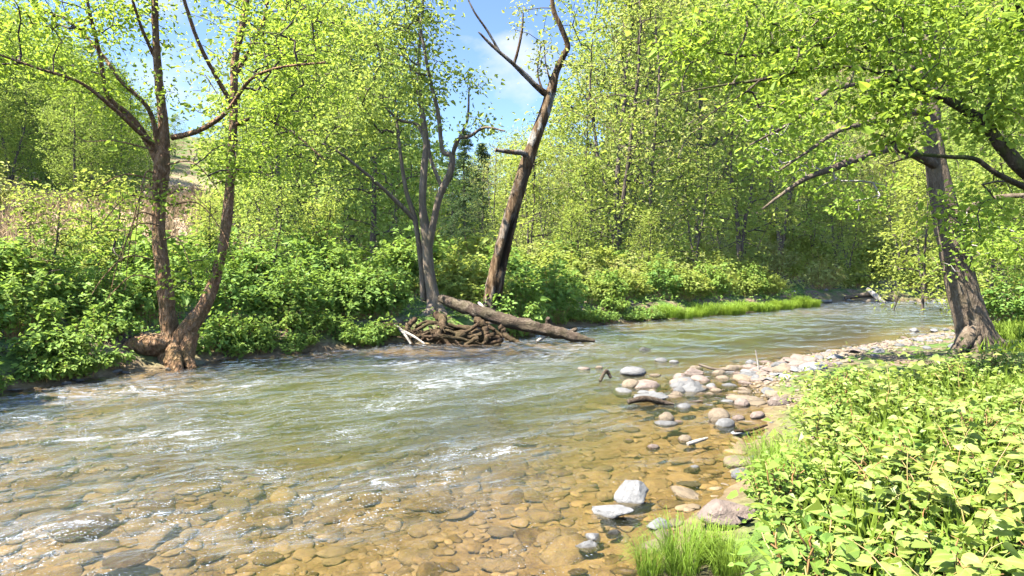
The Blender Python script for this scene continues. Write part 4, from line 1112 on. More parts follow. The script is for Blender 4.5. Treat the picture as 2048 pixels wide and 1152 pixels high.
KIND = {
    'lime': [make_tree(500 + k, 15, 1.8, 3.7, 290, 13, 0.34, 0.17, M['leaf_lime'], M['bark_twig'], 0.12, 'round', 0.08, 2 + k % 2, 0.8) for k in range(4)],
    'green': [make_tree(520 + k, 12, 2.2, 3.3, 240, 15, 0.36, 0.18, M['leaf_green'], M['bark_twig'], 0.16, 'round', 0.03, 1 + k % 2, 0.5) for k in range(3)],
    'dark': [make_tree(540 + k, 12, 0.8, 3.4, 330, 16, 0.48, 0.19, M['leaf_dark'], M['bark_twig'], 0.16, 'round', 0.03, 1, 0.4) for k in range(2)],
    'pale': [make_tree(560 + k, 12, 1.2, 3.2, 200, 12, 0.34, 0.155, M['leaf_pale'], M['bark_grey'], 0.075, 'round', 0.08, 2 + k % 2, 0.9) for k in range(3)],
    'young': [make_tree(580 + k, 6, 0.5, 2.0, 130, 14, 0.32, 0.14, M['leaf_lime'], M['bark_twig'], 0.05, 'cone', 0.05, 2, 0.5, up=2.2) for k in range(2)],
    'hemlock': [make_hemlock(600 + k, 11, 2.2) for k in range(2)],
}
tcount = {}
def tree(kind, px, d, label, H=None, group=None, name=None, tilt=(0, 0)):
    v = KIND[kind]; i = tcount.get(kind, 0); tcount[kind] = i + 1
    h0 = {'lime': 15, 'green': 12, 'dark': 12, 'pale': 12, 'young': 6, 'hemlock': 11}[kind]
    x, y = (px - 1024) / FPX * d, d
    s = (H or h0) / h0
    nm = name or {'lime': 'leafy_tree', 'green': 'leafy_tree', 'dark': 'leafy_tree', 'pale': 'leafy_tree', 'young': 'young_tree', 'hemlock': 'hemlock_tree'}[kind]
    return place(v[i % len(v)], nm, label, 'tree', (x, y, gz(x, y) - 0.05), rnd.uniform(0, 6.28), (s * rnd.uniform(.92, 1.08), s * rnd.uniform(.92, 1.08), s), group, tilt)

# grove behind the left shrubs
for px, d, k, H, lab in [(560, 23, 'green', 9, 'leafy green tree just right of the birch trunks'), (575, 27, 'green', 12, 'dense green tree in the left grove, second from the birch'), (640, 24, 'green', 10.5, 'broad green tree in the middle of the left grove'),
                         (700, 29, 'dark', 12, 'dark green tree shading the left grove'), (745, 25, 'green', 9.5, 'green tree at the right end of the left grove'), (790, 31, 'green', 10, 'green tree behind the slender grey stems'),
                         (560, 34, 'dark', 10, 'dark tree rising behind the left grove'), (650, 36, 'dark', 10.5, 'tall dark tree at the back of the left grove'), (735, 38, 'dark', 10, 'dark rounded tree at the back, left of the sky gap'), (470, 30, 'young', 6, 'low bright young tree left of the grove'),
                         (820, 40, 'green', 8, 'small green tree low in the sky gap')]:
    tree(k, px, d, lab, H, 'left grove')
# the sky gap in the middle
for px, d, k, H, lab in [(930, 44, 'hemlock', 9.6, 'grey-green hemlock in the gap right of the grey stems'), (965, 41, 'hemlock', 8.2, 'smaller hemlock behind the leaning snag'), (902, 50, 'hemlock', 8.6, 'far hemlock left of the main one'), (870, 60, 'lime', 9, 'distant lime-green tree low in the valley notch'),
                         (1005, 52, 'lime', 10, 'distant lime-green tree behind the snag'), (1040, 44, 'lime', 9.5, 'lime-green tree just right of the snag foot'), (830, 66, 'green', 9, 'distant green tree at the left of the valley notch'), (950, 70, 'green', 10, 'farthest green tree in the valley notch')]:
    tree(k, px, d, lab, H, 'trees in the valley gap')
for k in range(34):
    px = 560 + 780 * (k + rnd.uniform(0, 1)) / 34; d = rnd.uniform(58, 92)
    tree(rnd.choice(['green', 'lime', 'dark', 'green']), px, d, 'distant tree closing the valley ' + ('behind the left grove' if px < 800 else 'in the sky gap' if px < 980 else 'right behind the snag' if px < 1120 else 'deep in the right wood'), rnd.uniform(7, 9.5) if 780 < px < 1140 else rnd.uniform(8, 11), 'distant valley trees')
# yellow-green wood right of the snag
for px, d, k, H, lab in [(1090, 36, 'pale', 8, 'yellowish tree next to the snag, right side'), (1150, 33, 'lime', 9.5, 'rounded yellow-green tree right of the snag'), (1200, 37, 'pale', 12, 'thin yellowish tree with bare stems right of the snag'), (1230, 31, 'lime', 16, 'straight-trunked tall tree in the middle of the wood'),
                         (1268, 36, 'lime', 17, 'tall lime tree behind the straight-trunked one'), (1300, 32, 'pale', 14, 'sparse yellow-green tree over the right shrubs'), (1345, 36, 'lime', 17, 'tall lime tree above the bank grass'), (1395, 33, 'green', 14, 'green tree above the grass spit'),
                         (1440, 38, 'lime', 16, 'tall lime tree left of the bend'), (1478, 33, 'lime', 13, 'leaning-stemmed tree at the end of the grass spit'), (1530, 40, 'pale', 13, 'sparse pale tree above the bend'), (1560, 37, 'green', 11, 'green tree on the shore where the stream bends'),
                         (1125, 45, 'green', 10, 'green tree deep in the wood behind the snag'), (1210, 46, 'green', 16, 'deep green tree at the back of the wood')]:
    tree(k, px, d, lab, H, 'wood right of the snag')
# bright saplings that fill the wood's edge above the shrubs
for k in range(30):
    px = 985 + 590 * (k + rnd.uniform(0, 1)) / 30; d = rnd.uniform(28, 40)
    x, y = (px - 1024) / FPX * d, d
    if gs(x, y) < 3.2: continue
    kd = rnd.choice(['young', 'pale', 'young'])
    tree(kd, px, d, ('bright young tree' if kd == 'young' else 'thin pale sapling') + (' filling the wood edge behind the snag' if px < 1200 else ' filling the wood edge above the shrubs' if px < 1400 else ' filling the wood edge above the grass spit'), rnd.uniform(3.5, 6.5), 'saplings at the wood edge')
for k in range(14):
    px = 1540 + 420 * (k + rnd.uniform(0, 1)) / 14; d = rnd.uniform(36.5, 42)
    kd = rnd.choice(['young', 'pale'])
    tree(kd, px, d, ('bright young tree' if kd == 'young' else 'thin pale sapling') + ' on the slope right above the far shore', rnd.uniform(3.5, 7), 'saplings above the far shore')
# far shore and right side
for px, d, k, H, lab in [(1625, 37, 'young', 5, 'bright low tree over the left of the far shore'), (1700, 36.8, 'young', 5, 'bright low tree over the middle of the far shore'), (1620, 38, 'pale', 8, 'pale low tree over the far shore'), (1670, 37, 'green', 7, 'green tree leaning over the far shore'), (1725, 39, 'pale', 8, 'pale spreading tree behind the drift logs'), (1780, 38, 'pale', 8, 'pale sparse tree on the far shore'), (1845, 27.5, 'young', 6.2, 'bright layered young tree left of the big trunk'),
                         (1800, 36, 'young', 7, 'bright young tree at the right end of the far shore'), (2010, 24.6, 'green', 8, 'green tree right of the big trunk'), (2075, 21, 'green', 9, 'green tree at the right edge behind the grass bank'), (1950, 37, 'green', 10, 'green tree seen low behind the big trunk'), (2120, 28, 'dark', 11, 'dark tree at the right edge of the wood'), (1900, 42, 'green', 11, 'green tree high behind the big trunk'),
                         (1985, 19, 'young', 4.5, 'young tree on the right bank behind the big trunk'), (2200, 17, 'green', 9, 'green tree beyond the right edge of the grass bank')]:
    tree(k, px, d, lab, H, 'far shore and right bank trees')
# upper left hillside
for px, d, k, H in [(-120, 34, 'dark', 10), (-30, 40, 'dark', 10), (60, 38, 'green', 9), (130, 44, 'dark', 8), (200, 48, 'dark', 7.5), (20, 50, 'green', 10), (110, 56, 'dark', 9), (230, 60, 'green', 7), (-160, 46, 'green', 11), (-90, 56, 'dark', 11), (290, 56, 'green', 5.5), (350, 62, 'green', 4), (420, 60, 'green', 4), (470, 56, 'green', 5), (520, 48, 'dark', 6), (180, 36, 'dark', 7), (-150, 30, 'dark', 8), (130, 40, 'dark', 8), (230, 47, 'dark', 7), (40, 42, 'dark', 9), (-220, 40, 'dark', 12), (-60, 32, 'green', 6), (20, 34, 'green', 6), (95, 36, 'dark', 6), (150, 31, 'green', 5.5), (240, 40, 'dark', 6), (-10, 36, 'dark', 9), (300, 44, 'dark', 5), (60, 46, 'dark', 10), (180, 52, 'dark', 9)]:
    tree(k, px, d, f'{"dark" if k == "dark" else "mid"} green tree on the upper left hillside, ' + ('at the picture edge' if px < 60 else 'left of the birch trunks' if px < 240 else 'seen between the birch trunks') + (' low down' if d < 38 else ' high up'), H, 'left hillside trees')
# right wooded slope
for row, (d, H) in enumerate([(45, 9.5), (53, 10.5), (62, 12), (72, 13), (84, 14)]):
    n = 8
    for k in range(n):
        px = 1290 + (2180 - 1290) * (k + 0.5 * (row % 2) + rnd.uniform(-.25, .25)) / n
        kd = rnd.choices(['lime', 'green', 'pale', 'dark'], (4, 2, 5, 0.3))[0]
        tree(kd, px, d + rnd.uniform(-2, 2), {'lime': 'lime-green tree on the steep right slope above the bend', 'green': 'mid-green tree on the steep right slope above the bend', 'pale': 'sparse pale tree on the steep right slope above the bend', 'dark': 'dark tree on the steep right slope above the bend'}[kd], H * rnd.uniform(.85, 1.15), 'right slope trees')

# ------------------------------------------------------------------ shrubs
def make_bush(seed, r, h, nst, leaf, m, per=14, dense=1.0):
    """arching leafy stems spreading from one crown: stems and foliage"""
    g = np.random.default_rng(seed)
    A, B, RA, C = [], [], [], []
    for k in range(nst):
        a = g.uniform(0, 6.283); rr = r * math.sqrt(g.random()) ; x0 = 0.45 * rr
        hh = h * (1 - 0.45 * (rr / r) ** 2) * (g.uniform(0.6, 1.1) if g.random() < .88 else g.uniform(1.1, 1.4))
        s = np.linspace(0, 1, 7)
        d = np.array([math.cos(a), math.sin(a)])
        q = np.stack([d[0] * (x0 + (rr - x0) * s ** 1.6), d[1] * (x0 + (rr - x0) * s ** 1.6), hh * np.sin(s * 1.45) / math.sin(1.45)], 1) + np.cumsum(g.normal(0, .012, (7, 3)), 0)
        A.append(q[:-1]); B.append(q[1:]); RA.append(0.008 * (1 - 0.6 * s[:-1]))
        t = g.uniform(0.22, 1.0, per) ** 0.8
        C.append(np.stack([np.interp(t, s, q[:, j]) for j in range(3)], 1))
    A, B, RA = np.concatenate(A), np.concatenate(B), np.concatenate(RA)
    V, F = cones(A, B, RA, RA * 0.85, 4)
    C = np.concatenate(C)
    n = len(C); out_ = norm(C * [1, 1, 0.25] + 1e-3)
    C = C + g.normal(size=(n, 3)) * 0.06
    nn = norm(g.normal(size=(n, 3)) * 0.45 + np.array([0, 0, 1.0]) + 0.45 * out_)
    dd = norm(g.normal(size=(n, 3)) * [1, 1, .3] + 0.7 * out_ + [0, 0, -0.35])
    Ln = leaf * np.exp(g.normal(0, 0.28, n))
    v, f, k = leaves(C, dd, nn, Ln, Ln * 0.72, True, 0.12, 0.22)
    return [('stems', mesh('stems', [(V, F)], M['stem'], True)), ('foliage', mesh('foliage', [(v, f)], m, False, {'tint': ('FACE', np.repeat(np.clip(g.normal(.5, .25, n), 0, 1), k))}))]

BUSH = {'bank': [make_bush(700 + k, 1.15, 1.6, 90, 0.135, M['leaf_bank'], 24) for k in range(4)],
        'lime': [make_bush(720 + k, 1.1, 1.4, 80, 0.13, M['leaf_lime'], 22) for k in range(3)],
        'pale': [make_bush(740 + k, 1.1, 1.3, 60, 0.10, M['leaf_pale'], 22) for k in range(2)],
        'low': [make_bush(760 + k, 0.65, 0.6, 34, 0.105, M['leaf_bank'], 16) for k in range(3)]}
WEED = [make_bush(780 + k, 0.26, 0.46, 22, 0.045, M['leaf_bank'], 16) for k in range(2)]
bcount = {}
def bush(kind, x, y, label, sc=1.0, group=None, zs=1.0):
    i = bcount.get(kind, 0); bcount[kind] = i + 1
    v = BUSH[kind]
    return place(v[i % len(v)], 'leafy_shrub', label, 'shrub', (x, y, gz(x, y) - 0.06), rnd.uniform(0, 6.28), (sc, sc, sc * zs), group)

LB = spline(np.array(BANK_L[1:-4], float), 200)
LBc = np.concatenate([[0], np.cumsum(np.linalg.norm(np.diff(LB, axis=0), axis=1))])
def bank_pt(u, off):
    i = min(np.searchsorted(LBc, u), 198)
    i = max(i, 1)
    tdir = LB[min(i + 1, 199)] - LB[i - 1]; tdir = tdir / np.linalg.norm(tdir)
    return LB[i] + np.array([-tdir[1], tdir[0]]) * off
def near_u(x, y):
    return LBc[int(np.argmin(((LB - [x, y]) ** 2).sum(1)))]
u_birch, u_root, u_end = near_u(-6.4, 12), near_u(-1.4, 16), near_u(13.3, 29.6)
u = near_u(-9.3, 3.5)
while u < u_end:
    x, y = bank_pt(u, 0)
    seg = 'left of the birch' if u < u_birch - 0.8 else ('between birch and root mass' if u < u_root - 0.5 else ('beyond the fallen log' if u < near_u(5.2, 22.8) else 'behind the grass spit'))
    for row, off in enumerate((0.45, 1.4, 2.8, 4.5)):
        q = bank_pt(u + rnd.uniform(-.4, .4), off + rnd.uniform(-.3, .3))
        nearroot = abs(u - u_root) < 1.6
        if row == 0:
            if nearroot or abs(u - u_birch) < 0.9 or u > near_u(5.4, 23.0): continue
            for e in range(3):
                q2 = bank_pt(u + rnd.uniform(-.5, .5), rnd.uniform(.12, .3)); bush('low', q2[0], q2[1], f'small leafy plant hanging over the waterline {seg}', rnd.uniform(.45, .7), 'waterline plants')
            bush('low' if rnd.random() < .6 else 'bank', q[0], q[1], f'low leafy shrub at the waterline {seg}', rnd.uniform(.7, 1.1), 'low shrubs on the left bank')
        else:
            if nearroot and row < 3 and abs((FPX * q[0] / q[1] + 1024) - 875) < 75: continue
            if nearroot and row == 1: continue
            sc = {1: .85, 2: 1.05, 3: 1.15}[row] * rnd.uniform(.85, 1.12) * (1.05 if u < u_birch - 1 and row > 1 else .88)
            kd = 'lime' if (u > u_root and rnd.random() < .65) else 'bank'
            if row > 1 and rnd.random() < .16: kd = 'pale'
            bush(kd, q[0], q[1], f'{"bright green" if kd == "lime" else "pale" if kd == "pale" else "mid-green"} broad-leaved shrub {seg}' + {1: ', front row', 2: ', middle row', 3: ', back row'}[row], sc, 'shrubs on the left bank')
    u += 1.0
for px, d, kd, sc, lab in [(772, 16.7, 'bank', .7, 'leafy shrub growing over the left end of the root mass'), (735, 16.4, 'bank', .75, 'leafy shrub just left of the root mass'),
                           (425, 13.2, 'low', .8, 'low plant at the right foot of the birch'), (455, 13.6, 'low', .9, 'second low plant right of the birch foot'), (500, 13.9, 'low', .9, 'third low plant right of the birch foot'), (240, 12.3, 'low', .8, 'low plant at the left foot of the birch'), (190, 11.8, 'low', .8, 'low plant above the tan waterline stone'), (560, 14.5, 'low', 1.0, 'low plant at the waterline midway to the root mass')]:
    bush(kd, (px - 1024) / FPX * d, d, lab, sc, 'plants by birch foot and root mass')
for px, d, H, lab in [(90, 12.5, 2.6, 'knee-bent young tree among the far left shrubs'), (210, 14.5, 2.8, 'young tree in the shrubs left of the birch'), (420, 16.5, 2.6, 'young tree in the shrubs between the birch trunks'), (540, 17.5, 3.0, 'young tree in the shrubs right of the birch'), (640, 18.5, 2.6, 'young tree in the middle of the left shrubs'), (1150, 26, 3.2, 'young tree in the shrubs right of the snag'), (1290, 27.5, 3.0, 'young tree at the right end of the shrubs')]:
    tree('young', px, d, lab, H, 'young trees in the bank shrubs')
# meadow edge and slope shrubs farther back
for k in range(14, 46):
    px = rnd.uniform(-120, 470) if k < 22 else rnd.uniform(800, 1330)
    d = rnd.uniform(19, 34) if k < 22 else rnd.uniform(25, 34)
    x, y = (px - 1024) / FPX * d, d
    if gs(x, y) < 4.5: continue
    kd = rnd.choice(['pale', 'lime', 'pale']) if k < 22 else rnd.choice(['lime', 'pale', 'lime'])
    bush(kd, x, y, 'pale feathery shrub on the dry left slope' if k < 22 else 'light green shrub in the clearing behind the snag', rnd.uniform(.8, 1.5), 'slope shrubs' if k < 22 else 'clearing shrubs')
# far shore undergrowth and right bank
for k in range(44):
    x = rnd.uniform(13, 30); y = 35.4 + rnd.uniform(0, 4)
    bush(rnd.choice(['lime', 'lime', 'pale']), x, y, 'shrub on the far shore ' + ('at the end of the grass spit' if x < 17 else 'behind the drift logs' if x < 22 else 'seen beside the big trunk'), rnd.uniform(.8, 1.4), 'far shore shrubs')
for x, y, sc, lab in [(13.6, 17.6, .8, 'low green shrub right of the big trunk by the water'), (15.2, 17.0, 1.0, 'green shrub on the grass bank behind the big trunk'), (17, 18.5, 1.2, 'larger green shrub at the right edge of the grass bank'), (11.2, 12.6, .7, 'leafy shrub at the right foot of the big trunk'), (12.5, 13.4, .8, 'leafy shrub right of the big trunk, on the slope')]:
    bush('bank', x, y, lab, sc, 'right bank shrubs')

# ------------------------------------------------------------------ near knotweed
def leaf_blade(seed):
    g = np.random.default_rng(seed)
    n = 7; t = np.linspace(0, 1, n)
    w = 0.40 * np.array([0.10, 0.80, 1.0, 0.90, 0.66, 0.34, 0.0]); w[0] = 0.06
    z = -0.16 * t ** 2 + 0.05 * np.sin(t * 3)
    wav = 0.02 * np.sin(t * 9 + seed)
    mid = np.stack([t, 0 * t, z], 1)
    lf = np.stack([t - 0.06 * (t < .2), w, z + 0.10 * w + wav], 1); rt = np.stack([t - 0.06 * (t < .2), -w, z + 0.10 * w - wav], 1)
    RIB = np.concatenate([np.ones(n), np.zeros(2 * n)])
    V = np.vstack([mid, lf, rt]); F = []
    for i in range(n - 1):
        F += [[i, i + 1, n + i + 1, n + i], [i, 2 * n + i, 2 * n + i + 1, i + 1]]
    return V, np.array(F), RIB
BL = [leaf_blade(k) for k in range(3)]
LEAFME = []
for tn in (0.15, 0.4, 0.6, 0.85):
    for v, f, rb in BL:
        LEAFME.append(mesh('leaf', [(v, f)], M['leaf_near'], True, {'tint': ('FACE', np.full(len(f), tn)), 'rib': ('POINT', rb)}))

def knot_plan(seed, nst=4):
    """stems of one clump and the frames of its leaves"""
    g = np.random.default_rng(seed)
    stems, frames = [], []
    for k in range(nst):
        a = g.uniform(0, 6.283); h = g.uniform(0.28, 0.58); reach = g.uniform(0.12, 0.42)
        s = np.linspace(0, 1, 10); d = np.array([math.cos(a), math.sin(a)])
        b = g.normal(0, 0.06, 2)
        q = np.stack([b[0] + d[0] * reach * s ** 1.7, b[1] + d[1] * reach * s ** 1.7, h * np.sin(s * 1.35) / math.sin(1.35) - 0.03], 1)
        q[1:] += np.cumsum(g.normal(0, .006, (9, 3)), 0)
        stems.append((q, 0.0055 * (1 - 0.7 * s)))
        m = int(g.integers(10, 14)); side = 1
        for j in range(m):
            t = 0.30 + 0.70 * (j + 0.5) / m
            p = np.array([np.interp(t, s, q[:, c]) for c in range(3)])
            tn = norm(np.array([np.interp(min(t + .05, 1), s, q[:, c]) for c in range(3)]) - p + 1e-6)
            sd = norm(np.cross([0, 0, 1.0], tn + [d[0] * .1, d[1] * .1, 0])) * side; side = -side
            dr = norm(sd + 0.5 * np.array([d[0], d[1], 0]) + g.normal(0, .25, 3) * [1, 1, .5] + [0, 0, -0.05])
            up = norm(np.array([0, 0, 1.0]) + g.normal(0, .42, 3))
            sz = g.uniform(0.038, 0.088) * (0.6 + 0.55 * math.sin(t * 2.6))
            pe = p + dr * 0.02
            frames.append((pe, dr, up, sz, p))
    return stems, frames
def frame_mat(pe, dr, up, sz):
    y = norm(np.cross(up, dr)); z = np.cross(dr, y)
    return Matrix(((dr[0] * sz, y[0] * sz, z[0] * sz, pe[0]), (dr[1] * sz, y[1] * sz, z[1] * sz, pe[1]), (dr[2] * sz, y[2] * sz, z[2] * sz, pe[2]), (0, 0, 0, 1)))
def stem_mesh(stems, frames):
    parts = []
    for q, r in stems: parts += tube(q, r, 5, cap=False)
    V, F = cones(np.array([f[4] for f in frames]), np.array([f[0] for f in frames]), np.full(len(frames), .0018), np.full(len(frames), .0014), 3)
    return mesh('stems', parts + [(V, F)], M['stem'], True)
KPLAN = [knot_plan(800 + k, 3 if k < 4 else 4) for k in range(10)]
KSTEM = [stem_mesh(*p) for p in KPLAN]
def joined_leaves(frames, seed):
    g = np.random.default_rng(seed); V, F, T, RB = [], [], [], []; n = 0
    for pe, dr, up, sz, p in frames:
        v, f, rb = BL[g.integers(0, 3)]; RB.append(rb); m4 = np.array(frame_mat(pe, dr, up, sz))
        V.append(v @ m4[:3, :3].T + m4[:3, 3]); F.append(f + n); n += len(v); T.append(np.full(len(f), np.clip(g.normal(.5, .25), 0, 1)))
    return mesh('foliage', [(np.concatenate(V), np.concatenate(F))], M['leaf_near'], True, {'tint': ('FACE', np.concatenate(T)), 'rib': ('POINT', np.concatenate(RB))})
KSTEM1 = [[mesh('stem', tube(q, r, 5, cap=False), M['stem'], True) for q, r in p[0]] for p in KPLAN]
KFOL = [joined_leaves(p[1], k) for k, p in enumerate(KPLAN)]

def knot_spots():
    o = []
    tries = 0
    while len(o) < 298 and tries < 60000:
        tries += 1
        y = 1.9 + 9.0 * rnd.random() ** 1.2; x = rnd.uniform(0.5, 0.95 * y + 1.2)
        if x < 0.3 or abs(x) > 0.92 * y + 0.35: continue
        s = gs(x, y)
        lim = 0.28 if y < 3 else (0.75 if y < 5.6 else 0.55 if y < 9 else 1.5)
        if s < lim: continue
        if 1024 + FPX * (x - 0.30) / y < (1500 if y < 6 else 1520): continue
        if y > 8.6 + 0.35 * max(0, x - 5): continue
        if (x - 8.8) ** 2 + (y - 12) ** 2 < 2.4: continue
        md = 0.12 + 0.026 * y
        if any((x - a) ** 2 + (y - b) ** 2 < md * md for a, b in o): continue
        o.append((x, y))
    return sorted(o, key=lambda p: p[1] + abs(p[0]) * .3)
spots = knot_spots()
NLEAF = 40
for i, (x, y) in enumerate(spots):
    k = i % 10; z = gz(x, y); rz = rnd.uniform(0, 6.28); sc = rnd.uniform(.65, 1.25) * (1.0 if y < 5 else .9)
    px = 1024 + FPX * x / y
    col_ = 'at the water edge of the patch' if px < 1640 else 'left of the middle of the patch' if px < 1760 else 'right of the middle of the patch' if px < 1900 else 'at the right picture edge'
    row_ = 'nearest' if y < 2.7 else 'near' if y < 3.6 else 'midway' if y < 5 else 'farther' if y < 6.8 else 'farthest'
    lab = f'{row_} knotweed clump of bright broad leaves {col_}'
    t = thing('knotweed_plant', lab, 'plant', (x, y, z), rz, sc, 'knotweed plants on the near bank')
    if i >= NLEAF: obj('stems', KSTEM[k], t)
    if i < NLEAF:
        for me in KSTEM1[k]: obj('stem', me, t)
        for pe, dr, up, sz, p in KPLAN[k][1]:
            l = obj('leaf', LEAFME[rnd.randrange(12)], t)
            l.matrix_local = frame_mat(pe, dr, up, sz)
    else:
        obj('foliage', KFOL[k], t)

for i in range(9, 298, 8):
    x, y = spots[i] if i < len(spots) else spots[-1]
    x += rnd.uniform(-.15, .15); y += rnd.uniform(-.1, .1)
    place(WEED[i % 2], 'bushy_weed', ('darker small-leaved weed growing between the near knotweed clumps' if y < 5 else 'darker small-leaved weed growing between the farther knotweed clumps'), 'plant', (x, y, gz(x, y)), rnd.uniform(0, 6.28), rnd.uniform(.8, 1.2), 'weeds between the knotweed')
# ------------------------------------------------------------------ grass
def make_tuft(seed, n, h, r, m=None, wid=0.006):
    g = np.random.default_rng(seed)
    a = g.uniform(0, 6.283, n); rr = r * np.sqrt(g.random(n)) * 0.5
    b = np.stack([rr * np.cos(a), rr * np.sin(a), np.zeros(n)], 1)
    da = a + g.normal(0, .7, n); d = np.stack([np.cos(da), np.sin(da), np.zeros(n)], 1)
    hh = h * g.uniform(.5, 1.15, n)[:, None]; rc = (h * g.uniform(.1, 1.0, n))[:, None]
    sd = np.stack([-np.sin(da), np.cos(da), np.zeros(n)], 1) * wid
    up = np.array([[0, 0, 1.0]])
    p1 = b + d * rc * .25 + up * hh * .55; p2 = b + d * rc * .65 + up * hh * .9; p3 = b + d * rc + up * hh * (1 - 0.35 * rc / h)
    V = np.stack([b - sd, b + sd, p1 - sd * .9, p1 + sd * .9, p2 - sd * .6, p2 + sd * .6, p3], 1).reshape(-1, 3)
    k = np.arange(n)[:, None] * 7
    Q = np.stack([k + [0, 1, 3, 2], k + [2, 3, 5, 4]], 1).reshape(-1, 4); T = k + [4, 5, 6]
    tt = g.random(n)
    return mesh('blades', [(V, Q), (V[:0], T[:0]), ], m or M['grass'], False, {'tint': ('FACE', np.repeat(tt, 2))}) if False else _tuft(V, Q, T, tt, m or M['grass'])
def _tuft(V, Q, T, tt, m):
    # quads and tips share the same vertices
    F = np.concatenate([Q, np.concatenate([T, T[:, 2:3]], 1)])
    me = bpy.data.meshes.new('blades')
    loops = np.concatenate([Q.ravel(), T.ravel()]); sizes = np.concatenate([np.full(len(Q), 4), np.full(len(T), 3)])
    me.vertices.add(len(V)); me.vertices.foreach_set('co', V.astype(np.float32).ravel())
    me.loops.add(len(loops)); me.loops.foreach_set('vertex_index', loops.astype(np.int32))
    me.polygons.add(len(sizes)); me.polygons.foreach_set('loop_start', np.concatenate([[0], np.cumsum(sizes)[:-1]]).astype(np.int32)); me.polygons.foreach_set('loop_total', sizes.astype(np.int32))
    me.materials.append(m)
    at = me.attributes.new('tint', 'FLOAT', 'FACE'); at.data.foreach_set('value', np.concatenate([np.repeat(tt, 2), tt]).astype(np.float32))
    me.update(calc_edges=True)
    return me
TUFT = [make_tuft(900 + k, 330, 0.40, 0.26, wid=0.0026) for k in range(2)]
FTUFT = [make_tuft(910 + k, 420, 0.50, 0.9, wid=0.008) for k in range(3)]
def tuft_at(px, py, me, label, sc, group, z0=None):
    d = CAMH * FPX / (py - HOR)
    for _ in range(4):
        q = P(px, py, d); d = (CAMH - gz(q[0], q[1])) * FPX / (py - HOR)
    q = P(px, py, d)
    return tag(obj('grass_tuft', me, None, (q[0], q[1], gz(q[0], q[1]) - .01), (0, 0, rnd.uniform(0, 6)), sc), label, 'grass', group)
tuft_at(1365, 1145, TUFT[0], 'big fresh green grass tuft at the bottom edge by the water', .8, 'near grass tufts')
tuft_at(1420, 1120, TUFT[1], 'green grass tuft leaning on the pinkish boulder', .6, 'near grass tufts')
tuft_at(1300, 1150, TUFT[1], 'smaller grass tuft left of the big one at the bottom edge', .55, 'near grass tufts')
tuft_at(1455, 1150, TUFT[0], 'grass tuft between boulder and knotweed at the bottom', .65, 'near grass tufts')
tuft_at(1540, 985, TUFT[1], 'grass tuft at the waterline above the boulder', 1.05, 'near grass tufts')
tuft_at(1560, 950, TUFT[0], 'upper grass tuft at the knotweed edge', .95, 'near grass tufts')
u = near_u(5.4, 23.0); k = 0
while u < u_end + 0.6:
    q = bank_pt(u, rnd.uniform(-0.25, 0.1))
    tag(obj('grass_tuft', FTUFT[k % 3], None, (q[0], q[1], max(gz(*q), -0.02)), (0, 0, rnd.uniform(0, 6)), rnd.uniform(.5, .95)), 'rounded grass tuft in the row along the far grass spit', 'grass', 'grass tufts of the spit')
    u += 0.55; k += 1
q = P(1050, 668, 18.4)
tag(obj('grass_tuft', FTUFT[0], None, (q[0], q[1], gz(q[0], q[1])), (0, 0, 1), .8), 'single grass tuft seen under the fallen log', 'grass', 'grass tufts of the spit')

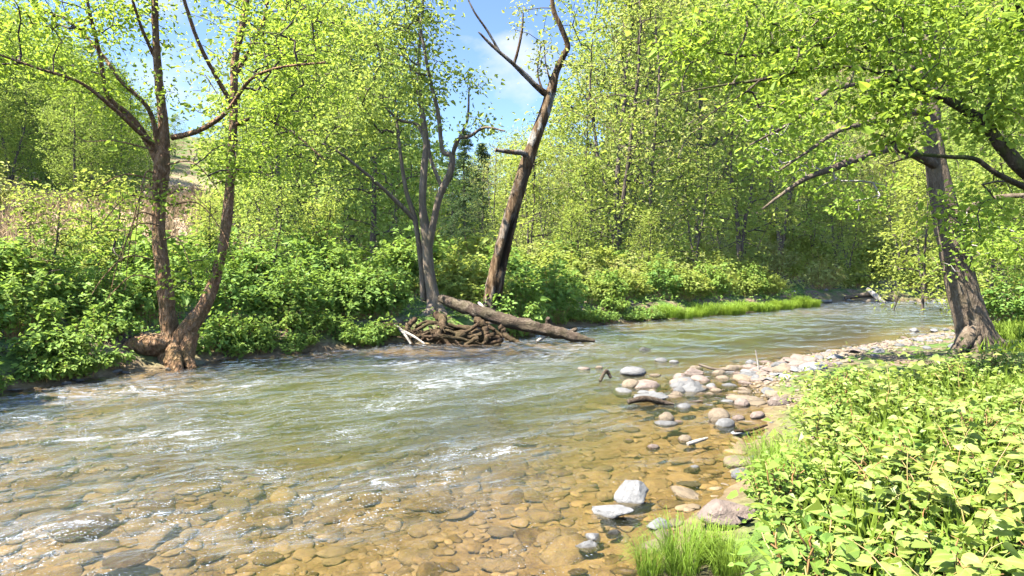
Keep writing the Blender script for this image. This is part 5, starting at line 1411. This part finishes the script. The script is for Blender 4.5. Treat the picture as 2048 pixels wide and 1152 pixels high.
# ground cover that nobody could count
def cover(name, label, pts, size, m, seed, blades=False, per=1, tall=.10):
    g = np.random.default_rng(seed)
    x, y = pts; z = height(x, y)
    C = np.stack([x, y, z], 1)
    if blades:
        C = np.repeat(C, per, 0) ; n = len(C); C[:, :2] += g.normal(0, .06, (n, 2))
        d = norm(g.normal(size=(n, 3)) * [.5, .5, .1] + [0, 0, 1.0]); nn = norm(g.normal(size=(n, 3)) * [1, 1, .2])
        Ln = size * g.uniform(.5, 1.2, n); W = Ln * 0.06
    else:
        C = np.repeat(C, per, 0); n = len(C); C = C + g.normal(size=(n, 3)) * [.12, .12, 0]; C[:, 2] += np.abs(g.normal(0, tall, n)) + .02
        nn = norm(g.normal(size=(n, 3)) * .5 + [0, 0, 1.0]); d = norm(g.normal(size=(n, 3)) * [1, 1, .3])
        Ln = size * np.exp(g.normal(0, .3, n)); W = Ln * .7
    v, f, k = leaves(C, d, nn, Ln, W, False)
    tag(obj(name, mesh(name, [(v, f)], m, False, {'tint': ('FACE', np.repeat(g.random(n), k))})), label, None, kind='stuff')
def region(n, fn, seed):
    g = np.random.default_rng(seed); x, y = fn(g, n)
    return x, y
def land(x, y, lo, hi=1e9):
    s = sdist(x, y); k = (s > lo) & (s < hi); return x[k], y[k]
g0 = np.random.default_rng(50)
x = g0.uniform(-12, 16, 16000); y = g0.uniform(4, 34, 16000); _, v_ = flow(x, y); k_ = v_ > 0
cover('ground_cover', 'low leafy ground cover on the left bank', land(x[k_], y[k_], 0.25, 9), 0.10, M['leaf_bank'], 51, per=3)
x = g0.uniform(0.3, 13, 9000); y = g0.uniform(1.6, 13, 9000); _, v_ = flow(x, y); k_ = (v_ < 0) & (y < 8.6 + 0.45 * np.clip(x - 5, 0, 9)) & (1024 + FPX * x / y > 1560)
cover('near_ground_cover', 'low leaves under the knotweed of the near bank', land(x[k_], y[k_], 0.35, 9), 0.065, M['leaf_near'], 52, per=5, tall=.22)
x = g0.uniform(8.5, 22, 9000); y = g0.uniform(11, 22, 9000); _, v_ = flow(x, y); k_ = (v_ < 0) & ((x > 10.5) | (y < 11.8)) & (sdist(x, y) > 1.5)
cover('bank_grass', 'light green grass of the right bank behind the big trunk', land(x[k_], y[k_], 0.6, 9), 0.30, M['grass'], 53, True, 5)
x = g0.uniform(1.0, 9, 7000); y = g0.uniform(2, 11, 7000); _, v_ = flow(x, y); k_ = (v_ < 0)
k_ &= (y < 8.4) & (1024 + FPX * x / y > 1600)
cover('near_grass', 'fine grass between the knotweed of the near bank', land(x[k_], y[k_], 0.7, 6), 0.36, M['grass'], 55, True, 5)
x = g0.uniform(-40, -4, 12000); y = g0.uniform(16, 50, 12000)
cover('dry_grass', 'pinkish dry grass of the upper left slope', land(x, y, 8.5, 36), 0.60, M['dry'], 54, True, 5)
x = g0.uniform(6, 60, 16000); y = g0.uniform(34, 80, 16000)
cover('slope_undergrowth', 'undergrowth on the wooded right slope', land(x, y, 1.0, 50), 0.17, M['leaf_pale'], 56, False, 6, tall=.5)
